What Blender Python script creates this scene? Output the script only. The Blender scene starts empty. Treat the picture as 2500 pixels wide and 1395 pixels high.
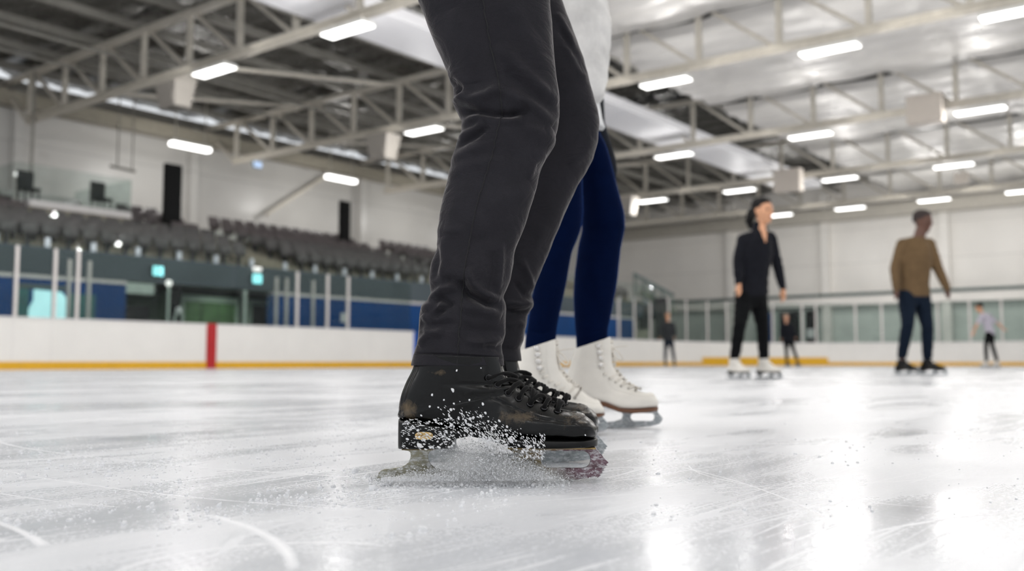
import bpy, bmesh, math, random
import numpy as np
from mathutils import Vector, Matrix

random.seed(7)
rng = np.random.default_rng(11)
scene = bpy.context.scene
C = scene.collection
PI = math.pi

# ------------------------------------------------------------------ camera
FPX = 2350.0
PITCH = math.atan(188 / 2350.0)
HEAD = math.radians(37.8)          # heading measured from +X (the rink's long axis)
CAMZ = 0.15
FW = Vector((math.cos(HEAD), math.sin(HEAD), 0))
RT = Vector((math.sin(HEAD), -math.cos(HEAD), 0))
ROTZ = math.atan2(RT.y, RT.x)
cp, sp = math.cos(PITCH), math.sin(PITCH)

cam_d = bpy.data.cameras.new('camera')
cam = bpy.data.objects.new('camera', cam_d)
C.objects.link(cam)
cam.location = (0, 0, CAMZ)
cam.rotation_euler = (PI / 2 + PITCH, 0, HEAD - PI / 2)
cam_d.sensor_width = 36.0
cam_d.lens = FPX / 2500.0 * 36.0
cam_d.clip_start = 0.05
cam_d.clip_end = 300
cam_d.dof.use_dof = True
cam_d.dof.focus_distance = 1.2
cam_d.dof.aperture_fstop = 4.2
scene.camera = cam


def ray(px, py):
    """lateral, forward, up components of the sight line through a photo pixel"""
    xr = (px - 1250.0) / FPX
    yu = (697.5 - py) / FPX
    return xr, cp - yu * sp, sp + yu * cp


def L(px, py, d):
    """lateral, forward distance, height of the point seen at a photo pixel at forward distance d"""
    xr, f, u = ray(px, py)
    return Vector((xr * d / f, d, CAMZ + u * d / f))


def W(px, py, d):
    p = L(px, py, d)
    return RT * p.x + FW * p.y + Vector((0, 0, p.z))


def on_plane(px, py, axis, val):
    xr, f, u = ray(px, py)
    dr = RT * xr + FW * f + Vector((0, 0, u))
    s = (val - (CAMZ if axis == 2 else 0.0)) / dr[axis]
    return dr * s + Vector((0, 0, CAMZ))


def project(p):
    lat, f, h = p.dot(RT), p.dot(FW), p.z - CAMZ
    cz = f * cp + h * sp
    cy = h * cp - f * sp
    return 1250 + FPX * lat / cz, 697.5 - FPX * cy / cz


# ------------------------------------------------------------------ object helpers
def tag(o, label=None, cat=None, group=None, kind=None):
    if label: o['label'] = label
    if cat: o['category'] = cat
    if group: o['group'] = group
    if kind: o['kind'] = kind
    return o


def thing(name, label, cat, loc=(0, 0, 0), rotz=0.0, group=None, kind=None):
    o = bpy.data.objects.new(name, None)
    C.objects.link(o)
    o.location = loc
    o.rotation_euler = (0, 0, rotz)
    o.empty_display_size = 0.1
    return tag(o, label, cat, group, kind)


def sub(name, parent, loc=(0, 0, 0)):
    o = bpy.data.objects.new(name, None)
    C.objects.link(o)
    o.parent = parent
    o.location = loc
    o.empty_display_size = 0.05
    return o


def copy_tree(o, parent=None):
    c = o.copy()
    C.objects.link(c)
    c.parent = parent
    for ch in list(o.children):
        copy_tree(ch, c)
    return c


class MB:
    def __init__(self):
        self.v, self.f = [], []

    def add(self, vs, fs):
        b = len(self.v)
        self.v.extend([tuple(p) for p in vs])
        self.f.extend([tuple(i + b for i in q) for q in fs])
        return self

    def box(self, lo, hi):
        x0, y0, z0 = lo
        x1, y1, z1 = hi
        return self.add([(x0, y0, z0), (x1, y0, z0), (x1, y1, z0), (x0, y1, z0), (x0, y0, z1), (x1, y0, z1), (x1, y1, z1), (x0, y1, z1)],
                        [(0, 3, 2, 1), (4, 5, 6, 7), (0, 1, 5, 4), (1, 2, 6, 5), (2, 3, 7, 6), (3, 0, 4, 7)])

    def bar(self, p, q, w, h):
        p, q = Vector(p), Vector(q)
        d = (q - p).normalized()
        up = Vector((0, 0, 1)) if abs(d.z) < 0.9 else Vector((0, 1, 0))
        s = d.cross(up).normalized() * (w / 2)
        u = s.normalized().cross(d).normalized() * (h / 2)
        vs = [p - s - u, p + s - u, p + s + u, p - s + u, q - s - u, q + s - u, q + s + u, q - s + u]
        return self.add(vs, [(0, 1, 2, 3), (7, 6, 5, 4), (0, 4, 5, 1), (1, 5, 6, 2), (2, 6, 7, 3), (3, 7, 4, 0)])

    def loft(self, rings, closed=True, cap=True):
        n = len(rings[0])
        b = len(self.v)
        for r in rings:
            self.v.extend([tuple(p) for p in r])
        m = n if closed else n - 1
        for i in range(len(rings) - 1):
            for j in range(m):
                k = (j + 1) % n
                self.f.append((b + i * n + j, b + i * n + k, b + (i + 1) * n + k, b + (i + 1) * n + j))
        if cap and closed:
            self.f.append(tuple(b + j for j in range(n))[::-1])
            e = b + (len(rings) - 1) * n
            self.f.append(tuple(e + j for j in range(n)))
        return self

    def tube(self, pts, r, n=10, cap=True, closed=False):
        pts = [Vector(p) for p in pts]
        m = len(pts)
        rs = r if isinstance(r, (list, tuple)) else [r] * m
        rings, prev = [], None
        for i, p in enumerate(pts):
            if closed:
                d = (pts[(i + 1) % m] - pts[i - 1]).normalized()
            else:
                d = (pts[min(i + 1, m - 1)] - pts[max(i - 1, 0)]).normalized()
            if prev is None:
                a = d.orthogonal().normalized()
            else:
                a = (prev - d * prev.dot(d))
                a = a.normalized() if a.length > 1e-6 else d.orthogonal().normalized()
            prev = a
            bb = d.cross(a)
            rings.append([p + (a * math.cos(2 * PI * j / n) + bb * math.sin(2 * PI * j / n)) * rs[i] for j in range(n)])
        if closed:
            rings.append(rings[0])
            return self.loft(rings, cap=False)
        return self.loft(rings, cap=cap)

    def limb(self, pts, radii, n=14):
        """a rounded tapering limb: swept circles with hemispherical ends"""
        pts = [Vector(p) for p in pts]
        d0 = (pts[0] - pts[1]).normalized()
        d1 = (pts[-1] - pts[-2]).normalized()
        P, R = [], []
        for a in (0.98, 0.8, 0.45):
            P.append(pts[0] + d0 * radii[0] * a); R.append(radii[0] * math.sqrt(1 - a * a))
        P += pts; R += list(radii)
        for a in (0.45, 0.8, 0.98):
            P.append(pts[-1] + d1 * radii[-1] * a); R.append(radii[-1] * math.sqrt(1 - a * a))
        return self.tube(P, R, n)

    def ellip(self, c, r, n=12, m=8, M=None):
        c = Vector(c)
        rings = []
        for i in range(m + 1):
            a = -PI / 2 + PI * (i + 0.02) / (m + 0.04)
            ring = []
            for j in range(n):
                t = 2 * PI * j / n
                v = Vector((r[0] * math.cos(a) * math.cos(t), r[1] * math.cos(a) * math.sin(t), r[2] * math.sin(a)))
                ring.append(c + (M @ v if M is not None else v))
            rings.append(ring)
        return self.loft(rings)

    def build(self, name, mat, parent=None, smooth=False, bevel=0.0, seg=2):
        me = bpy.data.meshes.new(name)
        me.from_pydata(self.v, [], self.f)
        me.validate()
        me.update()
        if smooth:
            me.polygons.foreach_set('use_smooth', [True] * len(me.polygons))
        me.materials.append(mat)
        o = bpy.data.objects.new(name, me)
        C.objects.link(o)
        o.parent = parent
        if bevel:
            b = o.modifiers.new('bevel', 'BEVEL')
            b.width = bevel
            b.segments = seg
            b.limit_method = 'ANGLE'
            b.harden_normals = False
        return o


def grid_mesh(name, V, mat, parent=None, wrap=True, caps=True, smooth=True):
    """V: rows x cols x 3 array of points"""
    nr, nc = V.shape[:2]
    idx = np.arange(nr * nc).reshape(nr, nc)
    nxt = np.roll(idx, -1, axis=1)
    if not wrap:
        a, b = idx[:-1, :-1], idx[:-1, 1:]
        c, d = idx[1:, 1:], idx[1:, :-1]
    else:
        a, b, c, d = idx[:-1], nxt[:-1], nxt[1:], idx[1:]
    F = np.stack([a, b, c, d], -1).reshape(-1, 4)
    faces = F.tolist()
    if wrap and caps:
        faces.append(idx[0].tolist()[::-1])
        faces.append(idx[-1].tolist())
    me = bpy.data.meshes.new(name)
    me.from_pydata(V.reshape(-1, 3).tolist(), [], faces)
    me.update()
    if smooth:
        me.polygons.foreach_set('use_smooth', [True] * len(me.polygons))
    me.materials.append(mat)
    o = bpy.data.objects.new(name, me)
    C.objects.link(o)
    o.parent = parent
    return o


def remesh_build(mb, name, mat, parent=None, voxel=0.012, smooth=4, noise=0.0, nscale=12.0):
    """one continuous skin over overlapping closed shapes"""
    me = bpy.data.meshes.new(name + '_src')
    me.from_pydata(mb.v, [], mb.f)
    me.update()
    t = bpy.data.objects.new(name + '_src', me)
    C.objects.link(t)
    r = t.modifiers.new('r', 'REMESH')
    r.mode = 'VOXEL'
    r.voxel_size = voxel
    if smooth:
        s = t.modifiers.new('s', 'SMOOTH')
        s.factor = 0.5
        s.iterations = smooth
    dg = bpy.context.evaluated_depsgraph_get()
    dg.update()
    new = bpy.data.meshes.new_from_object(t.evaluated_get(dg))
    bpy.data.objects.remove(t)
    bpy.data.meshes.remove(me)
    new.name = name
    if noise:
        n = len(new.vertices)
        co = np.empty(n * 3); nn = np.empty(n * 3)
        new.vertices.foreach_get('co', co)
        new.vertices.foreach_get('normal', nn)
        co = co.reshape(-1, 3); nn = nn.reshape(-1, 3)
        q = co * nscale
        dv = np.sin(q[:, 0] * 1.3 + 2 * np.sin(q[:, 2] * 1.7)) * np.sin(q[:, 2] * 2.9 + 1.5 * np.sin(q[:, 0] * 2.1 + q[:, 1])) + 0.5 * np.sin(q[:, 2] * 5 + q[:, 1] * 3.1)
        co += nn * (dv * noise)[:, None]
        new.vertices.foreach_set('co', co.reshape(-1))
        new.update()
    new.polygons.foreach_set('use_smooth', [True] * len(new.polygons))
    new.materials.clear()
    new.materials.append(mat)
    o = bpy.data.objects.new(name, new)
    C.objects.link(o)
    o.parent = parent
    return o


# ------------------------------------------------------------------ materials
def S(r, g, b):
    """sRGB 0-255 to linear"""
    out = []
    for c in (r, g, b):
        c = c / 255.0
        out.append(c / 12.92 if c <= 0.04045 else ((c + 0.055) / 1.055) ** 2.4)
    return tuple(out) + (1.0,)


class NT:
    def __init__(self, name):
        self.m = bpy.data.materials.new(name)
        self.m.use_nodes = True
        self.t = self.m.node_tree
        self.n = self.t.nodes
        self.n.clear()
        self.out = self.n.new('ShaderNodeOutputMaterial')

    def new(self, ty, **kw):
        n = self.n.new(ty)
        for k, v in kw.items():
            if k in n.inputs: n.inputs[k].default_value = v
            else: setattr(n, k, v)
        return n

    def link(self, a, b):
        self.t.links.new(a, b)

    def coord(self, which='Object', scale=(1, 1, 1), rot=(0, 0, 0), loc=(0, 0, 0)):
        tc = self.new('ShaderNodeTexCoord')
        mp = self.new('ShaderNodeMapping')
        mp.inputs['Scale'].default_value = scale
        mp.inputs['Rotation'].default_value = rot
        mp.inputs['Location'].default_value = loc
        self.link(tc.outputs[which], mp.inputs['Vector'])
        return mp.outputs['Vector']

    def noise(self, vec, scale, detail=3.0, rough=0.55, dist=0.0):
        n = self.new('ShaderNodeTexNoise')
        n.inputs['Scale'].default_value = scale
        n.inputs['Detail'].default_value = detail
        n.inputs['Roughness'].default_value = rough
        n.inputs['Distortion'].default_value = dist
        if vec is not None: self.link(vec, n.inputs['Vector'])
        return n.outputs['Fac']

    def ramp(self, fac, stops, interp='LINEAR'):
        r = self.new('ShaderNodeValToRGB')
        r.color_ramp.interpolation = interp
        el = r.color_ramp.elements
        while len(el) < len(stops): el.new(0.5)
        for e, (p, c) in zip(el, stops):
            e.position = p
            e.color = c if isinstance(c, tuple) else (c, c, c, 1)
        self.link(fac, r.inputs['Fac'])
        return r.outputs['Color']

    def math(self, op, a, b=None, c=None, clamp=False):
        n = self.new('ShaderNodeMath')
        n.operation = op
        n.use_clamp = clamp
        for i, x in enumerate((a, b, c)):
            if x is None: continue
            if isinstance(x, (int, float)): n.inputs[i].default_value = x
            else: self.link(x, n.inputs[i])
        return n.outputs[0]

    def mix(self, fac, a, b, blend='MIX'):
        n = self.new('ShaderNodeMix')
        n.data_type = 'RGBA'
        n.blend_type = blend
        for sock, x in ((n.inputs['Factor'], fac), (n.inputs['A'], a), (n.inputs['B'], b)):
            if isinstance(x, (int, float, tuple)): sock.default_value = x
            else: self.link(x, sock)
        return n.outputs['Result']

    def bump(self, h, strength=0.3, dist=0.01):
        b = self.new('ShaderNodeBump')
        b.inputs['Strength'].default_value = strength
        b.inputs['Distance'].default_value = dist
        self.link(h, b.inputs['Height'])
        return b.outputs['Normal']

    def principled(self, **kw):
        p = self.new('ShaderNodeBsdfPrincipled')
        for k, v in kw.items():
            k = k.replace('_', ' ')
            if isinstance(v, (int, float, tuple)): p.inputs[k].default_value = v
            else: self.link(v, p.inputs[k])
        self.link(p.outputs[0], self.out.inputs['Surface'])
        return p


def simple(name, col, rough=0.5, metal=0.0, var=0.08, vscale=6.0, bump=0.0, bscale=60.0, spec=0.5, sheen=0.0):
    m = NT(name)
    v = m.coord()
    n = m.noise(v, vscale, 4)
    dark = tuple(c * (1 - var * 1.5) for c in col[:3]) + (1,)
    lite = tuple(min(1, c * (1 + var)) for c in col[:3]) + (1,)
    base = m.ramp(n, [(0.3, dark), (0.7, lite)])
    kw = dict(Base_Color=base, Roughness=rough, Metallic=metal, Specular_IOR_Level=spec)
    if bump:
        kw['Normal'] = m.bump(m.noise(v, bscale, 3), bump, 0.002)
    p = m.principled(**kw)
    if sheen:
        p.inputs['Sheen Weight'].default_value = sheen
        p.inputs['Sheen Roughness'].default_value = 0.4
    return m.m


def emit(name, col, strength):
    m = NT(name)
    e = m.new('ShaderNodeEmission')
    e.inputs['Color'].default_value = col
    e.inputs['Strength'].default_value = strength
    m.link(e.outputs[0], m.out.inputs['Surface'])
    return m.m


def glass_mat(name, tint, refl=1.0, rough=0.0, haze=0.0):
    m = NT(name)
    tr = m.new('ShaderNodeBsdfTransparent')
    v = m.coord()
    n = m.noise(v, 1.2, 3)
    t2 = tuple(c * 0.93 for c in tint[:3]) + (1,)
    m.link(m.ramp(n, [(0.3, t2), (0.7, tint)]), tr.inputs['Color'])
    gl = m.new('ShaderNodeBsdfGlossy')
    gl.inputs['Roughness'].default_value = rough
    lw = m.new('ShaderNodeLayerWeight')
    lw.inputs['Blend'].default_value = 0.5
    fr = m.math('ADD', m.math('MULTIPLY', m.math('POWER', lw.outputs['Facing'], 5.0), 0.75), 0.012)
    mx = m.new('ShaderNodeMixShader')
    m.link(m.math('MULTIPLY', fr, refl, clamp=True), mx.inputs[0])
    m.link(tr.outputs[0], mx.inputs[1])
    m.link(gl.outputs[0], mx.inputs[2])
    last = mx.outputs[0]
    if haze:
        df = m.new('ShaderNodeBsdfDiffuse')
        df.inputs['Color'].default_value = (0.6, 0.68, 0.66, 1)
        m2 = m.new('ShaderNodeMixShader')
        m2.inputs[0].default_value = haze
        m.link(last, m2.inputs[1]); m.link(df.outputs[0], m2.inputs[2])
        last = m2.outputs[0]
    m.link(last, m.out.inputs['Surface'])
    return m.m


M = {}
M['board'] = simple('board_white', S(236, 233, 228), 0.35, var=0.02, vscale=1.5)
M['cap'] = simple('board_cap', S(225, 222, 220), 0.35, var=0.03)
M['yellow'] = simple('kick_yellow', S(226, 172, 20), 0.45, var=0.05)
M['red'] = simple('stripe_red', S(178, 16, 24), 0.4, var=0.05)
M['blue'] = simple('paint_blue', S(0, 70, 134), 0.5, var=0.10, vscale=1.0, spec=0.25)
M['bluegate'] = simple('gate_blue', S(30, 90, 190), 0.4)
M['trusspaint'] = simple('truss_paint', S(206, 200, 188), 0.45, var=0.06)
M['eave'] = simple('eave_paint', S(158, 152, 138), 0.5, var=0.08)
M['purlin'] = simple('purlin_steel', S(150, 147, 140), 0.4, metal=0.2, var=0.1)
M['duct'] = simple('duct_white', S(250, 249, 252), 0.5, var=0.02)
M['speaker'] = simple('speaker_grey', S(170, 164, 156), 0.6, var=0.03)
M['boxbeige'] = simple('box_beige', S(200, 191, 181), 0.6, var=0.03)
M['lamphouse'] = simple('lamp_housing', S(225, 225, 222), 0.4)
M['lamp'] = emit('lamp_diffuser', (1.0, 0.985, 0.96, 1), 4.5)
M['post'] = simple('post_aluminium', S(225, 218, 214), 0.35, metal=0.1, var=0.04)
M['glass'] = glass_mat('rink_glass', (0.84, 0.88, 0.862, 1), 1.0, 0.02, haze=0.004)
M['railglass'] = glass_mat('rail_glass', (0.92, 0.955, 0.945, 1), 1.0, 0.02, haze=0.006)
M['clip'] = simple('clip_metal', S(190, 200, 205), 0.3, metal=0.5)
M['seat'] = simple('seat_plastic', S(106, 99, 99), 0.4, var=0.12, vscale=3.0)
M['seatleg'] = simple('seat_leg', S(40, 40, 42), 0.5)
M['concrete'] = simple('step_concrete', S(168, 158, 142), 0.8, var=0.12, vscale=1.0)
M['fascia'] = simple('fascia_grey', S(78, 90, 96), 0.6, var=0.06, vscale=0.6)
M['dark'] = simple('dark_panel', S(24, 26, 28), 0.5, var=0.1)
M['black'] = simple('black_paint_dark_inside', S(8, 9, 10), 0.6, var=0.1, spec=0.2)
M['darkgreen'] = simple('recess_green', S(62, 78, 62), 0.7, var=0.15, vscale=1.0)
M['greendoor'] = simple('door_green', S(92, 124, 84), 0.6, var=0.3, vscale=1.2)
M['frame'] = simple('door_frame', S(190, 205, 196), 0.5)
M['rubber'] = simple('rubber_floor', S(50, 52, 54), 0.8)
M['teal'] = emit('lit_window', S(178, 226, 230), 1.45)
M['tealedge'] = simple('window_teal', S(60, 120, 120), 0.4, var=0.2)
M['exit'] = emit('exit_sign_light', S(150, 238, 245), 2.0)
M['exit2'] = emit('exit_sign_blue', S(190, 214, 248), 1.1)
M['bulb_ball'] = emit('bulb_and_ball_glow', (1, 0.97, 0.95, 1), 1.5)
M['greypanel'] = simple('panel_grey', S(92, 108, 106), 0.5)
M['paper'] = simple('notice_paper', S(225, 228, 228), 0.6)
M['beige'] = simple('plinth_beige', S(172, 172, 155), 0.7)


def wall_mat(name, col, rough, seam):
    m = NT(name)
    v = m.coord()
    n = m.noise(v, 0.5, 3)
    base = m.ramp(n, [(0.3, tuple(c * 0.93 for c in col[:3]) + (1,)), (0.7, col)])
    sx = m.new('ShaderNodeSeparateXYZ')
    m.link(v, sx.inputs[0])
    fr = m.math('FRACT', m.math('MULTIPLY', sx.outputs['Z'], seam))
    ln = m.math('LESS_THAN', fr, 0.02)
    base2 = m.mix(m.math('MULTIPLY', ln, 0.25), base, (0.2, 0.2, 0.2, 1))
    m.principled(Base_Color=base2, Roughness=m.ramp(m.noise(v, 0.8, 2), [(0.3, rough), (0.7, rough + 0.12)]), Specular_IOR_Level=0.5)
    return m.m


M['wall'] = wall_mat('wall_panel_grey', S(212, 210, 206), 0.27, 0.4)
M['wallend'] = wall_mat('wall_panel_white', S(245, 241, 235), 0.35, 0.55)
M['walllow'] = simple('wall_low', S(206, 212, 206), 0.6, var=0.05)


def ice_mat():
    m = NT('ice')
    v = m.coord('Object')
    # frosted / polished patches
    big = m.noise(m.coord('Object', (0.55, 1.3, 1), (0, 0, -0.9)), 0.8, 3, 0.6, 0.8)
    med = m.noise(m.coord('Object', (1.4, 5.0, 1), (0, 0, ROTZ)), 1.1, 4, 0.65, 0.4)
    fin = m.noise(v, 55, 2, 0.7)
    patch = m.math('ADD', m.math('MULTIPLY', big, 0.55), m.math('MULTIPLY', med, 0.45))
    frost = m.ramp(patch, [(0.38, 0.0), (0.60, 1.0)])
    grains = m.ramp(m.noise(v, 180, 2, 0.75), [(0.5, 0.0), (0.66, 1.0)])
    # scratches: thin contour lines of stretched noise
    scr = None
    for i, (sc, rz, w) in enumerate([((0.35, 4.0, 1), 0.25, 0.0045), ((0.3, 5.0, 1), -0.5, 0.004), ((0.3, 5.0, 1), 1.05, 0.003), ((0.25, 6.0, 1), -1.0, 0.0035)]):
        nz = m.noise(m.coord('Object', sc, (0, 0, rz), (i * 7.3, i * 3.1, 0)), 1.6, 0.0, 0.3)
        l = m.math('LESS_THAN', m.math('ABSOLUTE', m.math('SUBTRACT', nz, 0.5 + 0.02 * (i - 2))), w)
        scr = l if scr is None else m.math('MAXIMUM', scr, l)
    brk = m.ramp(m.noise(v, 4.0, 2), [(0.42, 0.1), (0.58, 1.0)])
    scr = m.math('MULTIPLY', scr, brk)
    # a few long skate tracks: arcs of large circles
    sp_ = m.new('ShaderNodeSeparateXYZ')
    m.link(v, sp_.inputs[0])
    arcs = None
    wob = m.math('MULTIPLY', m.math('SUBTRACT', m.noise(v, 1.0, 2), 0.5), 0.05)
    for (cx, cy, r, w, ax, ay, bx_, by_) in ARCS:
        dx = m.math('SUBTRACT', sp_.outputs['X'], cx)
        dy = m.math('SUBTRACT', sp_.outputs['Y'], cy)
        dd = m.math('SQRT', m.math('ADD', m.math('MULTIPLY', dx, dx), m.math('MULTIPLY', dy, dy)))
        e = m.math('ABSOLUTE', m.math('ADD', m.math('SUBTRACT', dd, r), wob))
        l = m.math('SUBTRACT', 1.0, m.math('DIVIDE', e, w), clamp=True)
        # only the stretch between the two ends of the track
        q2 = (bx_ - ax) ** 2 + (by_ - ay) ** 2
        tt = m.math('ADD', m.math('MULTIPLY', m.math('SUBTRACT', sp_.outputs['X'], ax), (bx_ - ax) / q2), m.math('MULTIPLY', m.math('SUBTRACT', sp_.outputs['Y'], ay), (by_ - ay) / q2))
        en = m.math('MULTIPLY', m.math('SUBTRACT', 0.56, m.math('ABSOLUTE', m.math('SUBTRACT', tt, 0.5))), 12.0, clamp=True)
        l = m.math('MULTIPLY', l, en)
        arcs = l if arcs is None else m.math('MAXIMUM', arcs, l)
    lines = m.math('MAXIMUM', m.math('MULTIPLY', scr, 0.4), m.math('MULTIPLY', arcs, m.ramp(m.noise(v, 9, 3), [(0.3, 0.45), (0.6, 1.0)])))
    base = m.mix(frost, S(208, 211, 216), S(224, 225, 228))
    base = m.mix(m.math('MULTIPLY', grains, m.math('MULTIPLY', frost, 0.6)), base, S(240, 240, 243))
    base = m.mix(m.math('MULTIPLY', lines, 0.85), base, S(246, 246, 248))
    ro = m.math('ADD', m.math('MULTIPLY', frost, 0.27), 0.15)
    ro = m.math('ADD', ro, m.math('MULTIPLY', lines, 0.3))
    ro = m.math('ADD', ro, m.math('MULTIPLY', grains, 0.1))
    h = m.math('MULTIPLY', fin, 0.45)
    m.principled(Base_Color=base, Roughness=ro, IOR=1.31, Normal=m.bump(h, 0.25, 0.003), Specular_IOR_Level=0.5)
    return m.m


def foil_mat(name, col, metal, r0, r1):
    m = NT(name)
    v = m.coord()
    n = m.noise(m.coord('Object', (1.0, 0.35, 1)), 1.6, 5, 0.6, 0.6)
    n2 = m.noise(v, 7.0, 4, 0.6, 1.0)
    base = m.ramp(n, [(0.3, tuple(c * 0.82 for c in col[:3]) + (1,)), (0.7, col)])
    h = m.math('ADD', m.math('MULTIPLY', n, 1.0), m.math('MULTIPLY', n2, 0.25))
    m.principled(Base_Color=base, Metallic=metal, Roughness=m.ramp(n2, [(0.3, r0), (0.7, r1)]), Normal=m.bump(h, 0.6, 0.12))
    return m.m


M['foil'] = foil_mat('ceiling_foil', S(226, 223, 219), 0.22, 0.32, 0.46)
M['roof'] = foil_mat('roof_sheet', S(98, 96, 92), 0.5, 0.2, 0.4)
# ------------------------------------------------------------------ ice and floors
def ice_pt(px, py):
    return on_plane(px, py, 2, 0.0)


def circle3(a, b, c):
    ax, ay, bx, by, cx, cy = a.x, a.y, b.x, b.y, c.x, c.y
    d = 2 * (ax * (by - cy) + bx * (cy - ay) + cx * (ay - by))
    ux = ((ax * ax + ay * ay) * (by - cy) + (bx * bx + by * by) * (cy - ay) + (cx * cx + cy * cy) * (ay - by)) / d
    uy = ((ax * ax + ay * ay) * (cx - bx) + (bx * bx + by * by) * (ax - cx) + (cx * cx + cy * cy) * (bx - ax)) / d
    return ux, uy, math.hypot(ax - ux, ay - uy)


ARCS = []
for (p1, p2, p3, w) in [((0, 1145), (400, 1208), (1000, 1252), 0.0022), ((0, 1080), (420, 1135), (900, 1168), 0.0035),
                        ((0, 1208), (150, 1228), (270, 1238), 0.0025), ((520, 1262), (640, 1305), (705, 1385), 0.007),
                        ((0, 1275), (70, 1305), (110, 1330), 0.006), ((1640, 1212), (2060, 1182), (2480, 1164), 0.002),
                        ((1690, 1146), (1850, 1192), (2010, 1268), 0.0022), ((1480, 1180), (1620, 1160), (1790, 1130), 0.002),
                        ((1300, 1225), (1560, 1206), (2000, 1180), 0.0022), ((2180, 1128), (2330, 1132), (2500, 1142), 0.002),
                        ((1680, 1140), (1760, 1172), (1900, 1195), 0.0016), ((0, 1056), (500, 1062), (950, 1050), 0.006),
                        ((200, 1010), (700, 1022), (960, 1040), 0.009), ((1500, 1100), (1900, 1084), (2450, 1090), 0.006),
                        ((1900, 1390), (2150, 1300), (2500, 1250), 0.004), ((300, 1390), (500, 1345), (900, 1330), 0.004)]:
    cx, cy, r = circle3(ice_pt(*p1), ice_pt(*p2), ice_pt(*p3))
    ARCS.append((cx, cy, r, w, ice_pt(*p1).x, ice_pt(*p1).y, ice_pt(*p3).x, ice_pt(*p3).y))
M['ice'] = ice_mat()

o = MB().add([(-30, -26, 0), (60, -26, 0), (60, 20.0, 0), (-30, 20.0, 0)], [(0, 1, 2, 3)]).build('floor', M['ice'])
tag(o, 'white scratched ice sheet of the skating rink', 'ice', kind='structure')
o = MB().box((-30, 20.0, -0.3), (60, 34, -0.01)).build('floor_concourse', M['rubber'])
tag(o, 'dark rubber floor behind the rink boards', 'floor', kind='structure')

# ------------------------------------------------------------------ walls
XE = 52.0      # end wall
YW = 32.6      # long wall behind the stand
o = MB().box((-12, YW, 0), (XE + 1, YW + 0.3, 9.3)).build('wall_left', M['wall'])
tag(o, 'grey panelled long wall behind the grey seats', 'wall', kind='structure')
o = MB().box((XE, -26, 3.2), (XE + 0.3, YW, 10.2)).build('wall_end', M['wallend'])
tag(o, 'white panelled end wall beyond the skaters', 'wall', kind='structure')
o = MB().box((XE + 0.1, -26, 0), (XE + 0.35, YW, 3.2)).build('wall_end_lower', M['walllow'])
tag(o, 'grey lower part of the end wall behind the rink glass', 'wall', kind='structure')
# wall columns
for i, x in enumerate((14.7, 21.4, 30.3, 38.0)):
    o = MB().box((x, YW - 0.35, 3.6), (x + 0.35, YW + 0.01, 9.2)).build('trim_%d' % (i + 1), M['wall'])
    tag(o, ['grey steel column on the long wall behind the glass balcony', 'grey column on the long wall beyond the nearer black panel',
            'grey column on the long wall beyond the farther black panel', 'grey column on the long wall hidden by the legs'][i], 'column', kind='structure')
for i, px in enumerate((1785, 2018, 2310)):
    y = on_plane(px, 700, 0, XE - 0.2).y
    o = MB().box((XE - 0.35, y - 0.22, 0), (XE + 0.02, y + 0.22, 9.4)).build('trim_%d' % (i + 5), M['wallend'])
    tag(o, ['white end wall column left of the woman in black', 'white end wall column between the woman in black and the man in brown',
            'white end wall column right of the man in brown'][i], 'column', kind='structure')
# ledge of the end wall and eave beams
o = MB().box((XE - 0.5, -26, 3.2), (XE + 0.05, YW - 4.5, 3.65)).build('trim_10', M['wallend'])
tag(o, 'white ledge running along the end wall above the glass', 'ledge', kind='structure')
o = MB().box((XE - 0.42, -26, 3.7), (XE - 0.3, YW - 4.5, 3.86)).build('trim_11', M['greypanel'])
tag(o, 'grey rail line above the white ledge of the end wall', 'rail', kind='structure')
o = MB().box((-12, YW - 0.9, 8.55), (XE, YW - 0.35, 9.0)).build('trim_12', M['eave'])
tag(o, 'beige eave beam along the top of the long wall', 'beam', kind='structure')
o = MB().box((-12, YW - 0.34, 9.0), (XE, YW - 0.2, 9.5)).build('trim_13', M['purlin'])
tag(o, 'grey eave channel above the beige eave beam', 'beam', kind='structure')

# ------------------------------------------------------------------ roof
TX = [14.3, 22.1, 30.15, 38.05, 45.65]
ZB = 7.75      # underside level of the truss bottom chords
YD = 15.0      # where the bright foil ends and the bare roof sheet begins


def foil_sheet(name, x0, x1, y0, y1, zb, nx, ny, amp, mat, label, strip=2.15):
    xs = np.linspace(x0, x1, nx)
    ys = np.linspace(y0, y1, ny)
    X, Y = np.meshgrid(xs, ys, indexing='ij')
    sidx = np.floor(Y / strip).astype(int)
    ph = np.array([random.random() * 6.28 for _ in range(400)])[sidx % 400]
    fr = Y / strip - sidx
    sag = np.sin(fr * PI)
    k = 2 * PI / 0.95
    w = np.sin(X * k + ph + 0.8 * np.sin(X * 0.9 + ph * 2) + fr * 1.2) + 0.5 * np.sin(X * k * 1.9 + ph * 3 + fr * 3)
    Z = zb - 0.05 * sag - amp * w * (0.35 + 0.65 * sag) + 0.05 * np.sin(X * 0.83 + ph)
    e = np.minimum(X - x0, x1 - X)
    Z += 0.12 * np.exp(-(e / 0.35) ** 2)
    V = np.stack([X, Y, Z], -1)
    o = grid_mesh(name, V[:, ::-1], mat, wrap=False)
    return tag(o, label, 'ceiling', kind='structure')


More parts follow.
